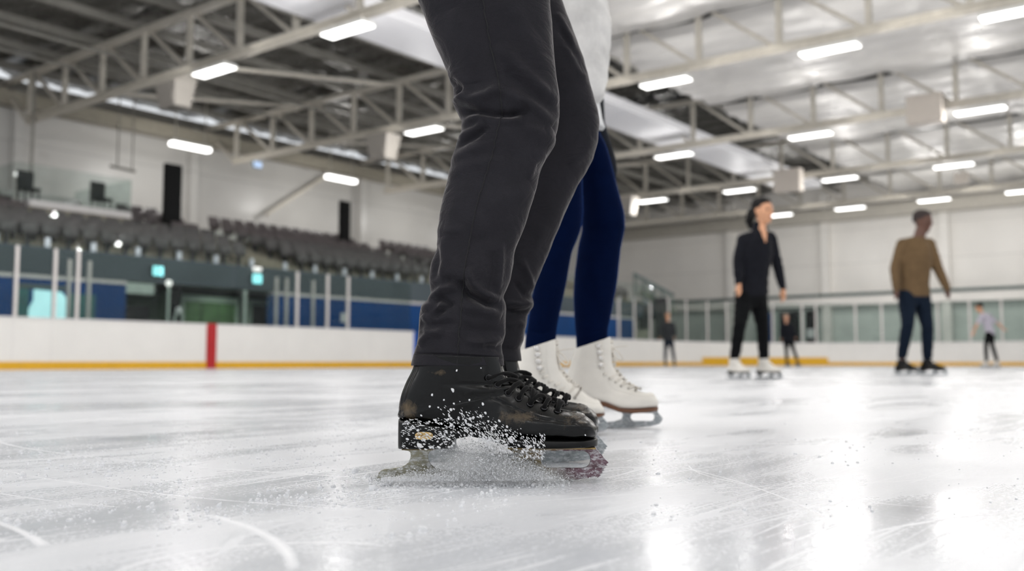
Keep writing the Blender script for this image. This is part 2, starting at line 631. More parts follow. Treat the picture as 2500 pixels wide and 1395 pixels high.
xs_f = [-8, 0.0, 7.5] + TX + [XE]
for i in range(len(xs_f) - 1):
    foil_sheet('ceiling_foil', xs_f[i] + 0.13, xs_f[i + 1] - 0.13, -18, YD - 0.62, 8.95, 90, 120, 0.05, M['foil'],
               'crumpled silver foil ceiling sheet %s' % ['far overhead', 'overhead', 'above the near ice', 'between the two nearest roof trusses', 'in the second bay of trusses',
                                                          'in the third bay of trusses', 'in the fourth bay of trusses', 'beside the end wall'][min(i, 7)])
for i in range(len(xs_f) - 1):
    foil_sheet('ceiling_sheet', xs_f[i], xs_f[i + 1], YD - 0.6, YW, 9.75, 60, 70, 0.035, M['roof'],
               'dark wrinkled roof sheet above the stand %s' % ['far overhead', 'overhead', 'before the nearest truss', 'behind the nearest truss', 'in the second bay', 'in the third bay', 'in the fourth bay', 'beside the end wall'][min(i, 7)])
o = MB().box((-8, YD - 0.62, 8.9), (XE, YD - 0.55, 9.75)).build('ceiling_upstand', M['purlin'])
tag(o, 'dark upstand where the foil ceiling meets the bare roof', 'ceiling', kind='structure')
o = MB().box((-8, -18, 9.95), (XE + .3, YW + .3, 10.1)).build('ceiling_deck', M['dark'])
tag(o, 'dark roof deck seen through the gaps of the foil', 'roof', kind='structure')

# purlins along the rink over the stand
for i, y in enumerate((17.7, 19.85, 22.0, 24.15, 26.3, 28.45, 30.6)):
    o = MB().box((-8, y - 0.06, 9.34), (XE, y + 0.06, 9.56)).build('purlin', M['purlin'])
    tag(o, 'grey steel purlin under the dark roof, %s from the white duct' % ['first', 'second', 'third', 'fourth', 'fifth', 'sixth', 'seventh'][i], 'purlin', 'purlins under the dark roof')

# conduits along the stand side
for i, (y, z) in enumerate(((26.9, 8.72), (24.9, 8.72))):
    pts = [(x, y + 0.02 * math.sin(x), z) for x in np.linspace(-6, 44, 26)]
    o = MB().tube(pts, 0.05, 8).build('conduit_pipe', M['purlin'], smooth=True)
    tag(o, ['thin grey conduit pipe nearer the long wall under the dark roof', 'thin grey conduit pipe nearer the rink under the dark roof'][i], 'pipe', 'conduit pipes')

# ------------------------------------------------------------------ trusses
PAN = 2.15
near_words = ['nearest', 'second', 'third', 'fourth', 'last']
for ti, x in enumerate(TX):
    t = thing('roof_truss', 'beige steel roof truss, %s of five toward the end wall' % near_words[ti], 'truss', (x, 0, ZB), 0, 'roof trusses across the rink')
    ylo, yhi = (-10.0, 30.6)
    ys = [30.4 - PAN * k for k in range(19)]
    b = MB()
    b.bar((0, ylo, 0.10), (0, yhi, 0.10), 0.30, 0.05)
    b.bar((0, ylo, 0.0), (0, yhi, 0.0), 0.06, 0.18)
    b.build('bottom_chord', M['trusspaint'], t, bevel=0.01)
    b = MB()
    b.bar((0, ylo, 1.55), (0, YW - 0.2, 1.55), 0.22, 0.16)
    b.build('top_chord', M['trusspaint'], t, bevel=0.01)
    zt = 1.5
    for k, y in enumerate(ys):
        if ti == 4 and k > 12: continue
        MB().bar((0, y, 0.1), (0, y, zt), 0.14, 0.14).build('vertical', M['trusspaint'], t, bevel=0.01)
        if k + 1 < len(ys):
            MB().bar((0.05, y - PAN * 0.92, 0.15), (0.05, y - PAN * 0.92 + PAN * 0.8, zt - 0.05), 0.10, 0.10).build('diagonal', M['trusspaint'], t)
    if ti in (0, 1):
        MB().bar((0, 30.55, 0.05), (0, YW - 0.3, 1.45), 0.1, 0.1).build('end_strut', M['trusspaint'], t)
# long braces between trusses along the stand
for i in range(4):
    for j, y in enumerate((25.9, 21.6)):
        o = MB().bar((TX[i] + 0.1, y, ZB + 0.15), (TX[i + 1] - 0.1, y, ZB + 1.35), 0.09, 0.09).build('roof_brace', M['trusspaint'])
        tag(o, 'slanting beige brace %s truss, %s' % (['from the nearest', 'from the second', 'from the third', 'from the fourth'][i], ['outer one above the seats', 'inner one above the boards'][j]), 'brace', 'braces between trusses')

# white duct along the rink
t = thing('air_duct', 'long white box duct running along the rink under the roof', 'duct', (0, 16.25, 0))
MB().box((-6, -0.85, 8.1), (42.8, 0.85, 8.4)).build('duct_body', M['duct'], t, bevel=0.02)
for k in range(7):
    MB().box((-2 + k * 6.9, -0.87, 8.085), (-1.96 + k * 6.9, 0.87, 8.415)).build('joint_flange', M['duct'], t)

# ------------------------------------------------------------------ lamps
def lamp_master():
    t = thing('ceiling_lamp', '', 'lamp')
    MB().box((-0.2, -0.68, 0.03), (0.2, 0.68, 0.11)).build('housing', M['lamphouse'], t, bevel=0.015)
    MB().box((-0.185, -0.665, 0.0), (0.185, 0.665, 0.03)).build('diffuser', M['lamp'], t, bevel=0.01)
    for s in (-0.45, 0.45):
        MB().bar((0, s, 0.1), (0, s, 0.3), 0.03, 0.03).build('hanger', M['trusspaint'], t)
    return t


LAMP_W = 13.0


def area(loc, w, sx=0.36, sy=1.3, point=True):
    ld = bpy.data.lights.new('lamp_light', 'AREA')
    ld.shape = 'RECTANGLE'
    ld.size, ld.size_y = sx, sy
    ld.energy = w
    ld.color = (1.0, 0.985, 0.965)
    lo = bpy.data.objects.new('lamp_light', ld)
    C.objects.link(lo)
    lo.location = loc
    if abs(loc[1] - 16.25) < 1.4:      # close under the duct: light goes down only
        ld.energy = w * 3.5
    if point:
        pd = bpy.data.lights.new('lamp_glow', 'POINT')
        pd.energy = w * (3.5 if abs(loc[1] - 16.25) < 1.4 else 8.8)
        pd.shadow_soft_size = 0.12
        pd.color = (1.0, 0.985, 0.965)
        po = bpy.data.objects.new('lamp_glow', pd)
        C.objects.link(po)
        po.location = (loc[0], loc[1], loc[2] - 0.4)
    return lo


def ord_(n):
    return ['first', 'second', 'third', 'fourth', 'fifth', 'sixth', 'seventh', 'eighth', 'ninth', 'tenth', 'eleventh', 'twelfth', 'thirteenth', 'fourteenth', 'fifteenth', 'sixteenth', 'seventeenth', 'eighteenth'][n]


lamp_px = {0: [523, 848], 1: [1035, 1625, 2025, 2480], 2: [1645, 1978, 2393], 3: [1593, 1805, 2050, 2328], 4: [1900, 2075, 2280, 2498]}
lamp_py = {0: [170, 58], 1: [318, 195, 113, 20], 2: [375, 325, 263], 3: [487, 461, 432, 400], 4: [522, 505, 484, 465]}
rowname = ['nearest', 'second', 'third', 'fourth', 'last']
lm = lamp_master()
first = True
for ti in range(5):
    for k, px in enumerate(lamp_px[ti]):
        p = on_plane(px, lamp_py[ti][k], 0, TX[ti] - 0.24)
        o = lm if first else copy_tree(lm)
        first = False
        o.location = (TX[ti] - 0.24, p.y, ZB - 0.36)
        o['label'] = 'lit rectangular ceiling lamp under the %s roof truss, %s counted from the stand' % (rowname[ti], ord_(k))
        o['group'] = 'lamps under the roof trusses'
        area((TX[ti] - 0.24, p.y, ZB - 0.375), LAMP_W * (1.5 if ti == 4 else 1.0))
# the same grid of lamps goes on overhead, outside the frame
for x in (-7.5, 0, 7.5, 15, 22.5, 30):
    for y in (-9, -4.5, 0, 4.2, 8.5, 12.7, 17):
        if x >= 15 and y > -1: continue
        if x == 15 and y > 10: continue
        area((x - 0.24, y, ZB - 0.375), LAMP_W * 1.15)
for y in (0.5, 4.5, 8.5, 12):
    area((15 - 0.24, y, ZB - 0.375), LAMP_W)

# lamps hung in front of the long wall
wl = None
for i, (px, py) in enumerate(((465, 357), (833, 436))):
    p = on_plane(px, py, 1, 29.6)
    if wl is None:
        wl = thing('wall_lamp', '', 'lamp')
        MB().box((-0.8, -0.14, 0.03), (0.8, 0.14, 0.12)).build('housing', M['lamphouse'], wl, bevel=0.015)
        MB().box((-0.78, -0.13, -0.1), (0.78, 0.13, 0.03)).build('diffuser', M['lamp'], wl, bevel=0.02)
        for s in (-0.6, 0.6):
            MB().bar((s, 0, 0.1), (s, 0, 1.95), 0.03, 0.03).build('bracket', M['trusspaint'], wl)
        o = wl
    else:
        o = copy_tree(wl)
    o.location = p
    o['label'] = ['lit strip lamp by the long wall above the nearer black panel', 'lit strip lamp by the long wall above the farther black panel'][i]
    o['group'] = 'strip lamps by the long wall'
    area((p.x, p.y, p.z - 0.12), 11, 1.5, 0.24, True)
for x in (4.0, 33.0, 40.0):     # the same strip lamps go on, hidden from here
    area((x, 29.6, 7.55), 11, 1.5, 0.24, True)

# loudspeaker boxes under the trusses
sm = None
for i, (px, py, X, lab) in enumerate(((428, 228, 15.0, 'pale box loudspeaker under the nearest truss, above the stand'), (935, 362, 22.5, 'pale box loudspeaker under the second truss, left of the dark trousers'),
                                     (1528, 505, 37.5, 'pale box loudspeaker right of the blue knee under the fourth truss'))):
    p = on_plane(px, py, 0, X - 0.35)
    if sm is None:
        sm = thing('loudspeaker', lab, 'loudspeaker')
        b = MB()
        b.add([(-.35, -.52, .42), (.35, -.52, .42), (.35, .52, .42), (-.35, .52, .42), (-.25, -.36, -.42), (.25, -.36, -.42), (.25, .36, -.42), (-.25, .36, -.42)],
              [(0, 1, 2, 3), (7, 6, 5, 4), (0, 4, 5, 1), (1, 5, 6, 2), (2, 6, 7, 3), (3, 7, 4, 0)])
        b.build('cabinet', M['speaker'], sm, bevel=0.03)
        b = MB().box((-.31, -.34, -.3), (-.285, .34, .3))
        b.build('grille', M['speaker'], sm, bevel=0.02)
        MB().bar((0, -.3, .4), (0.2, -.3, .62), .05, .05).build('mount_arm', M['trusspaint'], sm)
        MB().bar((0, .3, .4), (0.2, .3, .62), .05, .05).build('mount_arm', M['trusspaint'], sm)
        o = sm
    else:
        o = copy_tree(sm)
    o.location = p
    o['label'] = lab
    o['group'] = 'loudspeakers under the trusses'
# junction boxes on the right
for px, py, X, sx, lab in ((2260, 268, 30.0, 0.5, 'beige square box fixed across the third truss, upper right'), (1925, 442, 37.5, 0.55, 'beige box where the white duct meets the fourth truss'), (2348, 437, 43.0, 0.25, 'small pale box on the far truss near the end wall')):
    p = on_plane(px, py, 0, X - 0.3)
    o = MB().box((-0.25, -sx, -0.42 * sx / 0.5), (0.2, sx, 0.42 * sx / 0.5)).build('junction_box', M['boxbeige'], bevel=0.02)
    o.location = p
    tag(o, lab, 'box')

# ------------------------------------------------------------------ boards round the ice
R_C = 8.5
XB, YB = 46.5, 20.0


def board_path(s):
    """s: distance along the boards from X=-10 on the long side; returns point, outward normal"""
    l1 = XB - R_C + 10.0
    if s < l1:
        return Vector((-10 + s, YB, 0)), Vector((0, 1, 0))
    s -= l1
    if s < R_C * PI / 2:
        a = PI / 2 - s / R_C
        n = Vector((math.cos(a), math.sin(a), 0))
        return Vector((XB - R_C, YB - R_C, 0)) + n * R_C, n
    s -= R_C * PI / 2
    return Vector((XB, YB - R_C - s, 0)), Vector((1, 0, 0))


_tab = [(s, project(board_path(s)[0] + Vector((0, 0, 0.6)))[0]) for s in np.arange(14.0, 86, 0.05)]


def s_at(px):
    return min(_tab, key=lambda q: abs(q[1] - px))[0]


def strip(s0, s1, z0, z1, o0, o1, name, mat, parent, n=None, bevel=0.0):
    n = n or max(2, int((s1 - s0) / 0.5))
    rings = []
    for i in range(n + 1):
        p, nn = board_path(s0 + (s1 - s0) * i / n)
        rings.append([p + nn * o0 + Vector((0, 0, z0)), p + nn * o1 + Vector((0, 0, z0)), p + nn * o1 + Vector((0, 0, z1)), p + nn * o0 + Vector((0, 0, z1))])
    return MB().loft(rings).build(name, mat, parent, bevel=bevel)


sA, sB = 0.5, s_at(1011)
t = thing('rink_boards', 'white side boards with yellow kick strip and red centre stripe', 'boards', (0, 0, 0))
s_r = s_at(517)
strip(sA, sB, 0.0, 1.05, 0.02, 0.12, 'panel', M['board'], t)
strip(sA, sB, 0.0, 0.165, 0.0, 0.025, 'kick_strip', M['yellow'], t)
strip(sA, sB, 1.05, 1.085, 0.0, 0.14, 'top_cap', M['cap'], t)
strip(s_r - 0.135, s_r + 0.135, 0.0, 1.088, -0.004, 0.145, 'centre_stripe', M['red'], t, 2)
for q in (s_at(32), s_at(128), s_at(700), s_at(905)):
    strip(q - 0.006, q + 0.006, 0.165, 1.05, 0.017, 0.03, 'panel_joint', M['cap'], t, 1)
o = strip(sB + 0.01, sB + 0.12, 0.0, 1.06, 0.0, 0.16, 'gate_post', M['bluegate'], None, 1, bevel=0.01)
tag(o, 'bright blue post at the end of the white side boards', 'post')
sC = sB + 3.4
sY0, sY1 = s_at(1715), s_at(2022)
t = thing('rink_boards', 'white far boards with yellow kick strip curving round the rink corner', 'boards', (0, 0, 0))
strip(sC, 84, 0.0, 1.05, 0.02, 0.12, 'panel', M['board'], t)
strip(sC, 84, 0.0, 0.16, 0.0, 0.025, 'kick_strip', M['yellow'], t)
strip(sC, 84, 1.05, 1.085, 0.0, 0.14, 'top_cap', M['cap'], t)
strip(sY0, sY1, 0.0, 0.38, -0.015, 0.02, 'tall_kick_plate', M['yellow'], t)
for px in (1560, 1712, 2026, 2200, 2420):
    q = s_at(px)
    strip(q - 0.008, q + 0.008, 0.165, 1.05, 0.017, 0.03, 'panel_joint', M['cap'], t, 1)

# glass posts and panes on the boards
gp = None


def post(px, off, ztop, lab, grp, w=0.07):
    p, n = board_path(s_at(px))
    q = p + n * off
    o = MB().box((-w / 2, -w / 2, 0), (w / 2, w / 2, ztop)).build('glass_post', M['post'], bevel=0.006)
    o.location = (q.x, q.y, 1.085 if off < 0.3 else 0.0)
    o.rotation_euler = (0, 0, math.atan2(n.y, n.x))
    tag(o, lab, 'post', grp)


sp_px = [(40, 'first'), (134, 'second'), (188, 'third'), (727, 'fourth'), (803, 'fifth'), (851, 'sixth')]
for px, w in sp_px:
    post(px, 0.08, 1.47, 'pale upright glass post on the side boards, %s from the left edge' % w, 'glass posts on the side boards')
for px, w in ((168, 'left one in front of the blue wall'), (217, 'right one in front of the blue wall'), (675, 'beside the dark doorway'), (700, 'left of the far blue wall'), (765, 'before the far blue wall')):
    p = on_plane(px, 700, 1, 21.6)
    o = MB().box((-.035, -.035, 0), (.035, .035, 2.52)).build('bench_glass_post', M['post'], bevel=0.006)
    o.location = (p.x, 21.6, 0)
    tag(o, 'slim post standing behind the side boards, %s' % w, 'post', 'posts behind the side boards')
end_px = [1515, 1553, 1592, 1637, 1680, 1730, 1778, 1890, 1961, 1996, 2090, 2155, 2290, 2371, 2449, 2540]
for k, px in enumerate(end_px):
    post(px, 0.08, 1.85 if px > 1600 else 1.6, 'pale glass post on the far boards, %s from the blue leg' % ord_(k), 'glass posts on the far boards', 0.075)


def pane(s0, s1, h, lab, grp):
    n = max(1, int((s1 - s0) / 0.6))
    o = strip(s0, s1, 1.086, 1.086 + h, 0.072, 0.088, 'rink_glass', M['glass'], None, n)
    tag(o, lab, 'glass', grp)


pl = [-75, 40, 134, 188]
for k in range(3):
    pane(s_at(pl[k]) + 0.04, s_at(pl[k + 1]) - 0.04, 1.45, 'clear glass pane on the side boards before the teal window, %s from the left edge' % ord_(k), 'glass panes on the side boards')
sl, sr = s_at(188), s_at(727)
for k in range(3):
    a, b_ = sl + (sr - sl) * k / 3, sl + (sr - sl) * (k + 1) / 3
    pane(a + 0.04, b_ - 0.02, 1.45, 'wide clear glass pane above the side boards, %s from the third post' % ord_(k), 'glass panes on the side boards')
pl = [727, 803, 851, 1008]
for k in range(3):
    pane(s_at(pl[k]) + 0.04, s_at(pl[k + 1]) - 0.04, 1.45, 'clear glass pane before the far blue wall, %s from the stripe' % ord_(k), 'glass panes on the side boards')
for k in range(len(end_px) - 1):
    pane(s_at(end_px[k]) + 0.04, s_at(end_px[k + 1]) - 0.04, 1.83 if end_px[k] > 1600 else 1.58, 'tall glass pane on the far boards, %s from the blue leg' % ord_(k), 'glass panes on the far boards')

# ------------------------------------------------------------------ lower level of the stand
YF = 23.6


def xf(px, y=YF):
    return on_plane(px, 700, 1, y).x


xa, xb = xf(308), xf(666)
o = MB().box((-9, YF, 0), (xa, YF + 0.25, 2.2)).build('wall_blue', M['blue'])
tag(o, 'blue wall with the teal window under the stand', 'wall', kind='structure')
o = MB().box((xb, YF, 0), (40, YF + 0.25, 2.2)).build('wall_blue_far', M['blue'])
tag(o, 'blue wall under the stand beyond the doorways', 'wall', kind='structure')
o = MB().box((-9, YF - 0.04, 2.2), (xa, YF + 0.3, 2.29)).build('trim_14', M['cap'])
tag(o, 'pale rail on top of the nearer blue wall', 'trim', kind='structure')
o = MB().box((xb, YF - 0.04, 2.2), (40, YF + 0.3, 2.29)).build('trim_15', M['cap'])
tag(o, 'pale rail on top of the farther blue wall', 'trim', kind='structure')
o = MB().box((-9, YF - 0.02, 2.3), (42, YF + 0.24, 3.0)).build('wall_fascia', M['fascia'])
tag(o, 'blue grey fascia band under the front of the seats', 'wall', kind='structure')
o = MB().box((-9, YF + 2.3, 0), (42, YF + 2.5, 2.6)).build('wall_recess', M['darkgreen'])
tag(o, 'dark green back wall of the passage under the stand', 'wall', kind='structure')

# teal lit window in the blue wall
x0, x1 = xf(42), xf(162)
z0, z1 = 0.55, 1.93
t = thing('serving_window', 'lit teal window with chamfered corner in the blue wall', 'window', (0, YF - 0.02, 0))
MB().box((x0 - 0.1, -0.03, z1 + 0.02), (x1 + 0.1, 0.02, z1 + 0.13)).build('head_panel', M['greypanel'], t, bevel=0.01)
xm = x0 + (x1 - x0) * 0.22
MB().box((x0, -0.03, z0), (xm, 0.015, z1)).build('side_pane', M['tealedge'], t)
b = MB()
pts = [(xm, z0), (x1 - 0.12, z0), (x1, z0 + 0.18), (x1, z1 - 0.2), (x1 - 0.14, z1 - 0.03), (xm + 0.12, z1), (xm + 0.12, z1 - 0.28), (xm, z1 - 0.5)]
b.loft([[(x, -0.04, z) for x, z in pts], [(x, 0.0, z) for x, z in pts]])
b.build('lit_pane', M['teal'], t)
MB().box((xm + 0.25, -0.045, z0 + 0.2), (xm + 0.6, -0.04, z0 + 0.32)).build('counter_shadow_strip', M['tealedge'], t, bevel=0.002)
MB().box((x1 + 0.02, -0.03, z0), (x1 + 0.75, 0.015, z1 - 0.05)).build('right_panel', M['tealedge'], t)
MB().ellip((x1 + 0.14, -0.06, 1.08), (0.06, 0.03, 0.07)).build('round_lamp', M['bulb_ball'], t, smooth=True)

# doorway details in the passage
yr = YF + 2.28
for (a, b_, mat, lab) in ((446, 572, 'greendoor', 'green lit door leaf in the passage under the stand'), (612, 662, 'dark', 'dark doorway at the end of the passage')):
    xa_, xb_ = on_plane(a, 740, 1, yr).x, on_plane(b_, 740, 1, yr).x
    t = thing('passage_door', lab, 'door', (0, yr, 0))
    MB().box((xa_, -0.06, 0), (xb_, -0.01, 2.02)).build('door_fill', M[mat], t, bevel=0.005)  # the dark one is a sheet standing for an unlit opening
    MB().box((xa_ - 0.1, -0.1, 2.02), (xb_ + 0.1, 0, 2.2)).build('lintel', M['frame'], t, bevel=0.005)
    for q in (xa_ - 0.1, xb_):
        MB().box((q, -0.1, 0), (q + 0.1, 0, 2.02)).build('jamb', M['frame'], t, bevel=0.005)
    if mat == 'greendoor':
        for q in (0.33, 0.66):
            MB().box((xa_ + (xb_ - xa_) * q - .02, -0.075, 0), (xa_ + (xb_ - xa_) * q + .02, -0.06, 2.0)).build('door_seam', M['darkgreen'], t)
x = on_plane(597, 740, 1, YF - 0.3).x
o = MB().box((x - .05, -.05, 0), (x + .05, .05, 2.25)).build('passage_post', M['frame'], bevel=0.01)
o.location = (0, YF - 0.3, 0)
tag(o, 'pale square post left of the dark doorway', 'post')
x = on_plane(411, 740, 1, YF - 0.5).x
t = thing('bollard_post', 'slim pale post topped by a white ball', 'post', (x, YF - 0.5, 0))
MB().tube([(0, 0, 0), (0, 0, 2.2)], 0.035, 10).build('shaft', M['frame'], t, smooth=True)
MB().ellip((0, 0, 2.28), (0.085, 0.085, 0.085), 16, 10).build('ball', M['bulb_ball'], t, smooth=True)  # plain white ball, brightened by a glow of its own
x = on_plane(427, 740, 1, YF).x
o = MB().box((x - .13, -.12, 0), (x + .13, .12, 2.25)).build('pillar_dark', M['black'], bevel=0.01)
o.location = (0, YF + 0.05, 0)
tag(o, 'black pillar left of the green door', 'pillar', kind='structure')
xq = on_plane(437, 760, 1, YF - 0.6).x
t = thing('folding_sign', 'white arched folding stand before the green door', 'sign', (xq, YF - 0.6, 0))
for s in (-1, 1):
    MB().tube([(0, 0, 1.58), (s * 0.06, 0, 1.52), (s * 0.13, 0, 1.3), (s * 0.16, 0, 0.0)], 0.03, 8).build('leg', M['frame'], t, smooth=True)
MB().ellip((0, 0, 1.55), (0.1, 0.05, 0.1)).build('rounded_top', M['paper'], t, smooth=True)
x = on_plane(474, 775, 1, YF - 0.4).x
o = MB().box((-.16, -.1, 0), (.16, .1, 1.22)).build('waste_bin', M['frame'], bevel=0.03)
o.location = (x, YF - 0.4, 0)
tag(o, 'pale bin behind the boards beside the green door', 'bin')
# pale lintel beside the nearer blue wall
xa_, xb_ = xf(309), xf(378)
o = MB().box((xa_, YF + 0.02, 1.98), (xb_, YF + 0.25, 2.27)).build('passage_lintel', M['frame'], bevel=0.01)
tag(o, 'pale lintel at the end of the nearer blue wall', 'lintel')
xa_, xb_ = xf(312), xf(405)
o = MB().box((xa_, YF + 0.8, 0), (xb_, YF + 0.95, 1.7)).build('passage_counter', M['dark'], bevel=0.01)
tag(o, 'dark counter in the passage beside the nearer blue wall', 'counter')
pl_ = bpy.data.lights.new('passage_light', 'AREA')
pl_.energy = 14
pl_.size, pl_.color = 0.6, (0.88, 1.0, 0.82)
po_ = bpy.data.objects.new('passage_light', pl_)
C.objects.link(po_)
po_.location = (on_plane(520, 740, 1, yr).x, YF + 1.3, 2.25)
# notice on the far blue wall
x = xf(838)
o = MB().box((-.1, -.012, -.15), (.1, .012, .15)).build('notice', M['paper'], bevel=0.003)
o.location = on_plane(838, 776, 1, YF - 0.014)
tag(o, 'small white notice on the far blue wall', 'notice')


def exit_sign(px, py, y, w, h, mat, lab, flip=False):
    t = thing('exit_sign', lab, 'sign', on_plane(px, py, 1, y))
    MB().box((-w / 2 - .015, 0, -h / 2 - .015), (w / 2 + .015, .07, h / 2 + .015)).build('housing', M['greypanel'], t, bevel=0.005)
    MB().box((-w / 2, -.012, -h / 2), (w / 2, 0, h / 2)).build('lit_face', M[mat], t)
    b = MB()     # running figure and arrow
    b.ellip((-w * .18, -.016, h * .25), (h * .07, .003, h * .07))
    b.bar((-w * .2, -.016, h * .16), (-w * .26, -.016, -h * .08), h * .11, .004)
    b.bar((-w * .26, -.016, -h * .06), (-w * .14, -.016, -h * .34), h * .07, .004)
    b.bar((-w * .26, -.016, -h * .06), (-w * .38, -.016, -h * .26), h * .07, .004)
    b.bar((w * .08, -.016, 0), (w * .34, -.016, 0), h * .1, .004)
    b.build('pictogram', M['paper'], t)


exit_sign(386, 662, YF - 0.12, 0.30, 0.25, 'exit', 'lit cyan exit sign on the fascia left of the white ball')
exit_sign(628, 681, YF - 0.12, 0.32, 0.27, 'exit', 'lit cyan exit sign below the small bright lamp')
exit_sign(629, 402, 29.0, 0.36, 0.22, 'exit2', 'pale blue lit sign high up under the second truss')
o = MB().box((-.14, -.05, -.06), (.14, .05, .06)).build('emergency_lamp', M['bulb_ball'], bevel=0.03)
o.location = on_plane(628, 658, 1, YF - 0.12)
tag(o, 'small bright emergency lamp above the cyan exit sign', 'lamp')

# ------------------------------------------------------------------ terrace and seats
ROW0, RD, RR, ZF = 24.3, 0.80, 0.25, 3.0
b = MB()
for i in range(7):
    b.box((-9, ROW0 - 0.45 + RD * i, 2.3), (42.5, YW, ZF + RR * i))
o = b.build('floor_terrace', M['concrete'])
tag(o, 'stepped beige concrete terrace under the grey seats', 'terrace', kind='structure')


def seat_master():
    t = thing('stadium_seat', '', 'seat')
    rings = []
    for z, y, w, th in ((0.40, 0.03, 0.19, .03), (0.50, 0.035, 0.215, .035), (0.66, 0.07, 0.225, .03), (0.80, 0.11, 0.22, .025), (0.85, 0.125, 0.19, .02)):
        ring = []
        for j in range(16):
            a = 2 * PI * j / 16
            ring.append((w * math.copysign(abs(math.cos(a)) ** 0.5, math.cos(a)), y + th * math.copysign(abs(math.sin(a)) ** .7, math.sin(a)) + 0.05 * (math.cos(a)) ** 2 * -1 + .02, z))
        rings.append(ring)
    MB().loft(rings).build('backrest', M['seat'], t, smooth=True)
    rings = []
    for z, y, w, th in ((0.36, -0.04, 0.19, .03), (0.45, -0.07, 0.215, .04), (0.62, -0.06, 0.215, .03), (0.70, -0.05, 0.18, .02)):
        rings.append([(w * math.copysign(abs(math.cos(2 * PI * j / 12)) ** .5, math.cos(2 * PI * j / 12)), y + th * math.sin(2 * PI * j / 12), z) for j in range(12)])
    MB().loft(rings).build('folded_seat', M['seat'], t, smooth=True)
    MB().box((-.04, -.02, 0), (.04, .08, .42)).build('pedestal', M['seatleg'], t, bevel=0.008)
    return t


sm = seat_master()
first = True
blocks = [('left block', [(r, 10.6, 18.2) for r in range(3)] + [(r, 16.65 if r < 5 else 16.6, 18.2) for r in range(3, 7)] + [(r, 11.2, 12.7) for r in range(3, 7)]),
          ('middle block', [(r, 20.1, 26.9) for r in range(7)]),
          ('block beyond the second stairs', [(r, 28.5, 31.8) for r in range(7)]),
          ('farthest block', [(r, 38.6, 40.8) for r in range(3)])]
rown = ['front', 'second', 'third', 'fourth', 'fifth', 'sixth', 'top']
for bn, rows in blocks:
    seen = {}
    for r, xa_, xb_ in rows:
        n = int((xb_ - xa_) / 0.53)
        for k in range(n):
            o = sm if first else copy_tree(sm)
            first = False
            right = bn == 'left block'
            x = (xb_ - 0.27 - 0.53 * k) if right else (xa_ + 0.27 + 0.53 * k)
            o.location = (x, ROW0 + RD * r + 0.12, ZF + RR * r)
            o.rotation_euler = (0, 0, 0)
            c = seen.get(r, 0)
            seen[r] = c + 1
            o['label'] = 'grey folding seat, %s row of the %s, %s from the stairs' % (rown[r], bn, ord_(c))
            o['group'] = 'grey stadium seats, ' + bn
# stair steps in the aisles
for ai, (xa_, xb_, w) in enumerate(((18.35, 19.95, 'between the left and middle seat blocks'), (27.0, 28.4, 'right of the middle seat block'))):
    b = MB()
    for i in range(13):
        y = ROW0 - 0.2 + 0.4 * i
        b.box((xa_, y, ZF + 0.125 * i - 0.2), (xb_, y + 0.45, ZF + 0.125 * i + 0.13))
    o = b.build('aisle_stairs', M['concrete'])
    tag(o, 'beige concrete aisle stairs %s' % w, 'stairs')

# guard glass on the fascia with clips
for k in range(10):
    x0 = 5 + 3.7 * k
    t = thing('guard_glass', 'low glass guard on the front of the stand, panel %s from the left' % ord_(k), 'guard rail', (x0, YF + 0.1, 3.0), 0, 'glass guards of the stand')
    MB().box((0, -.008, 0), (3.66, .008, 0.95)).build('pane', M['railglass'], t)
    for q in (0.5, 1.75, 3.0):
        MB().box((q - .07, -.03, 0.0), (q + .07, .03, .24)).build('clip', M['clip'], t, bevel=0.01)

# commentary balcony with glass front
t = thing('glass_balcony', 'glass fronted balcony with white floor edge among the seats', 'balcony', (0, 0, 0))
p0, p1 = on_plane(72, 500, 1, 27.0), on_plane(322, 500, 1, 27.0)
MB().box((p0.x, 27.0, 4.52), (p1.x, 30.5, 4.72)).build('floor_slab', M['cap'], t, bevel=0.01)
MB().box((p0.x, 27.0, 4.30), (p1.x, 30.5, 4.52)).build('beige_soffit', M['concrete'], t, bevel=0.01)
n = 4
for k in range(n):
    a, b_ = p0.x - .35 + (p1.x - p0.x + .35) * k / n, p0.x - .35 + (p1.x - p0.x + .35) * (k + 1) / n
    MB().box((a + .01, 27.03, 4.72), (b_ - .01, 27.05, 5.72)).build('front_pane', M['railglass'], t)
MB().box((p1.x - .03, 27.05, 4.72), (p1.x - .01, 30.4, 5.72)).build('side_pane', M['railglass'], t)
MB().box((p0.x - .37, 27.05, 4.72), (p0.x - .35, 30.4, 5.72)).build('side_pane', M['railglass'], t)
MB().box((p0.x, 30.0, 4.72), (p1.x, 30.1, 5.4)).build('back_board', M['wall'], t)
for px, lab in ((70, 'dark stool at the left end of the glass balcony'), (248, 'dark chair inside the glass balcony')):
    q = on_plane(px, 460, 1, 28.2)
    t = thing('balcony_chair', lab, 'chair', (q.x, 28.2, 4.725))
    MB().box((-.25, -.25, .42), (.25, .25, .5)).build('seat', M['dark'], t, bevel=0.02)
    MB().box((-.25, .2, .5), (.25, .26, 1.05)).build('backrest', M['dark'], t, bevel=0.03)
    for sx in (-.2, .2):
        for sy in (-.2, .2):
            MB().bar((sx, sy, 0), (sx, sy, .43), .04, .04).build('leg', M['dark'], t)
p = on_plane(186, 490, 1, 27.6)
o = MB().box((-.33, -.1, 0), (.33, .1, .08)).build('desk_lamp_bar', M['bulb_ball'], bevel=0.03)
o.location = (p.x, 27.6, 4.725)
tag(o, 'bright lamp bar lying on the balcony floor edge', 'lamp')
q = on_plane(76, 420, 1, 28.0)
t = thing('globe_lamp', 'small white globe on a thin stem above the balcony', 'lamp', (q.x, 28.9, 4.725))
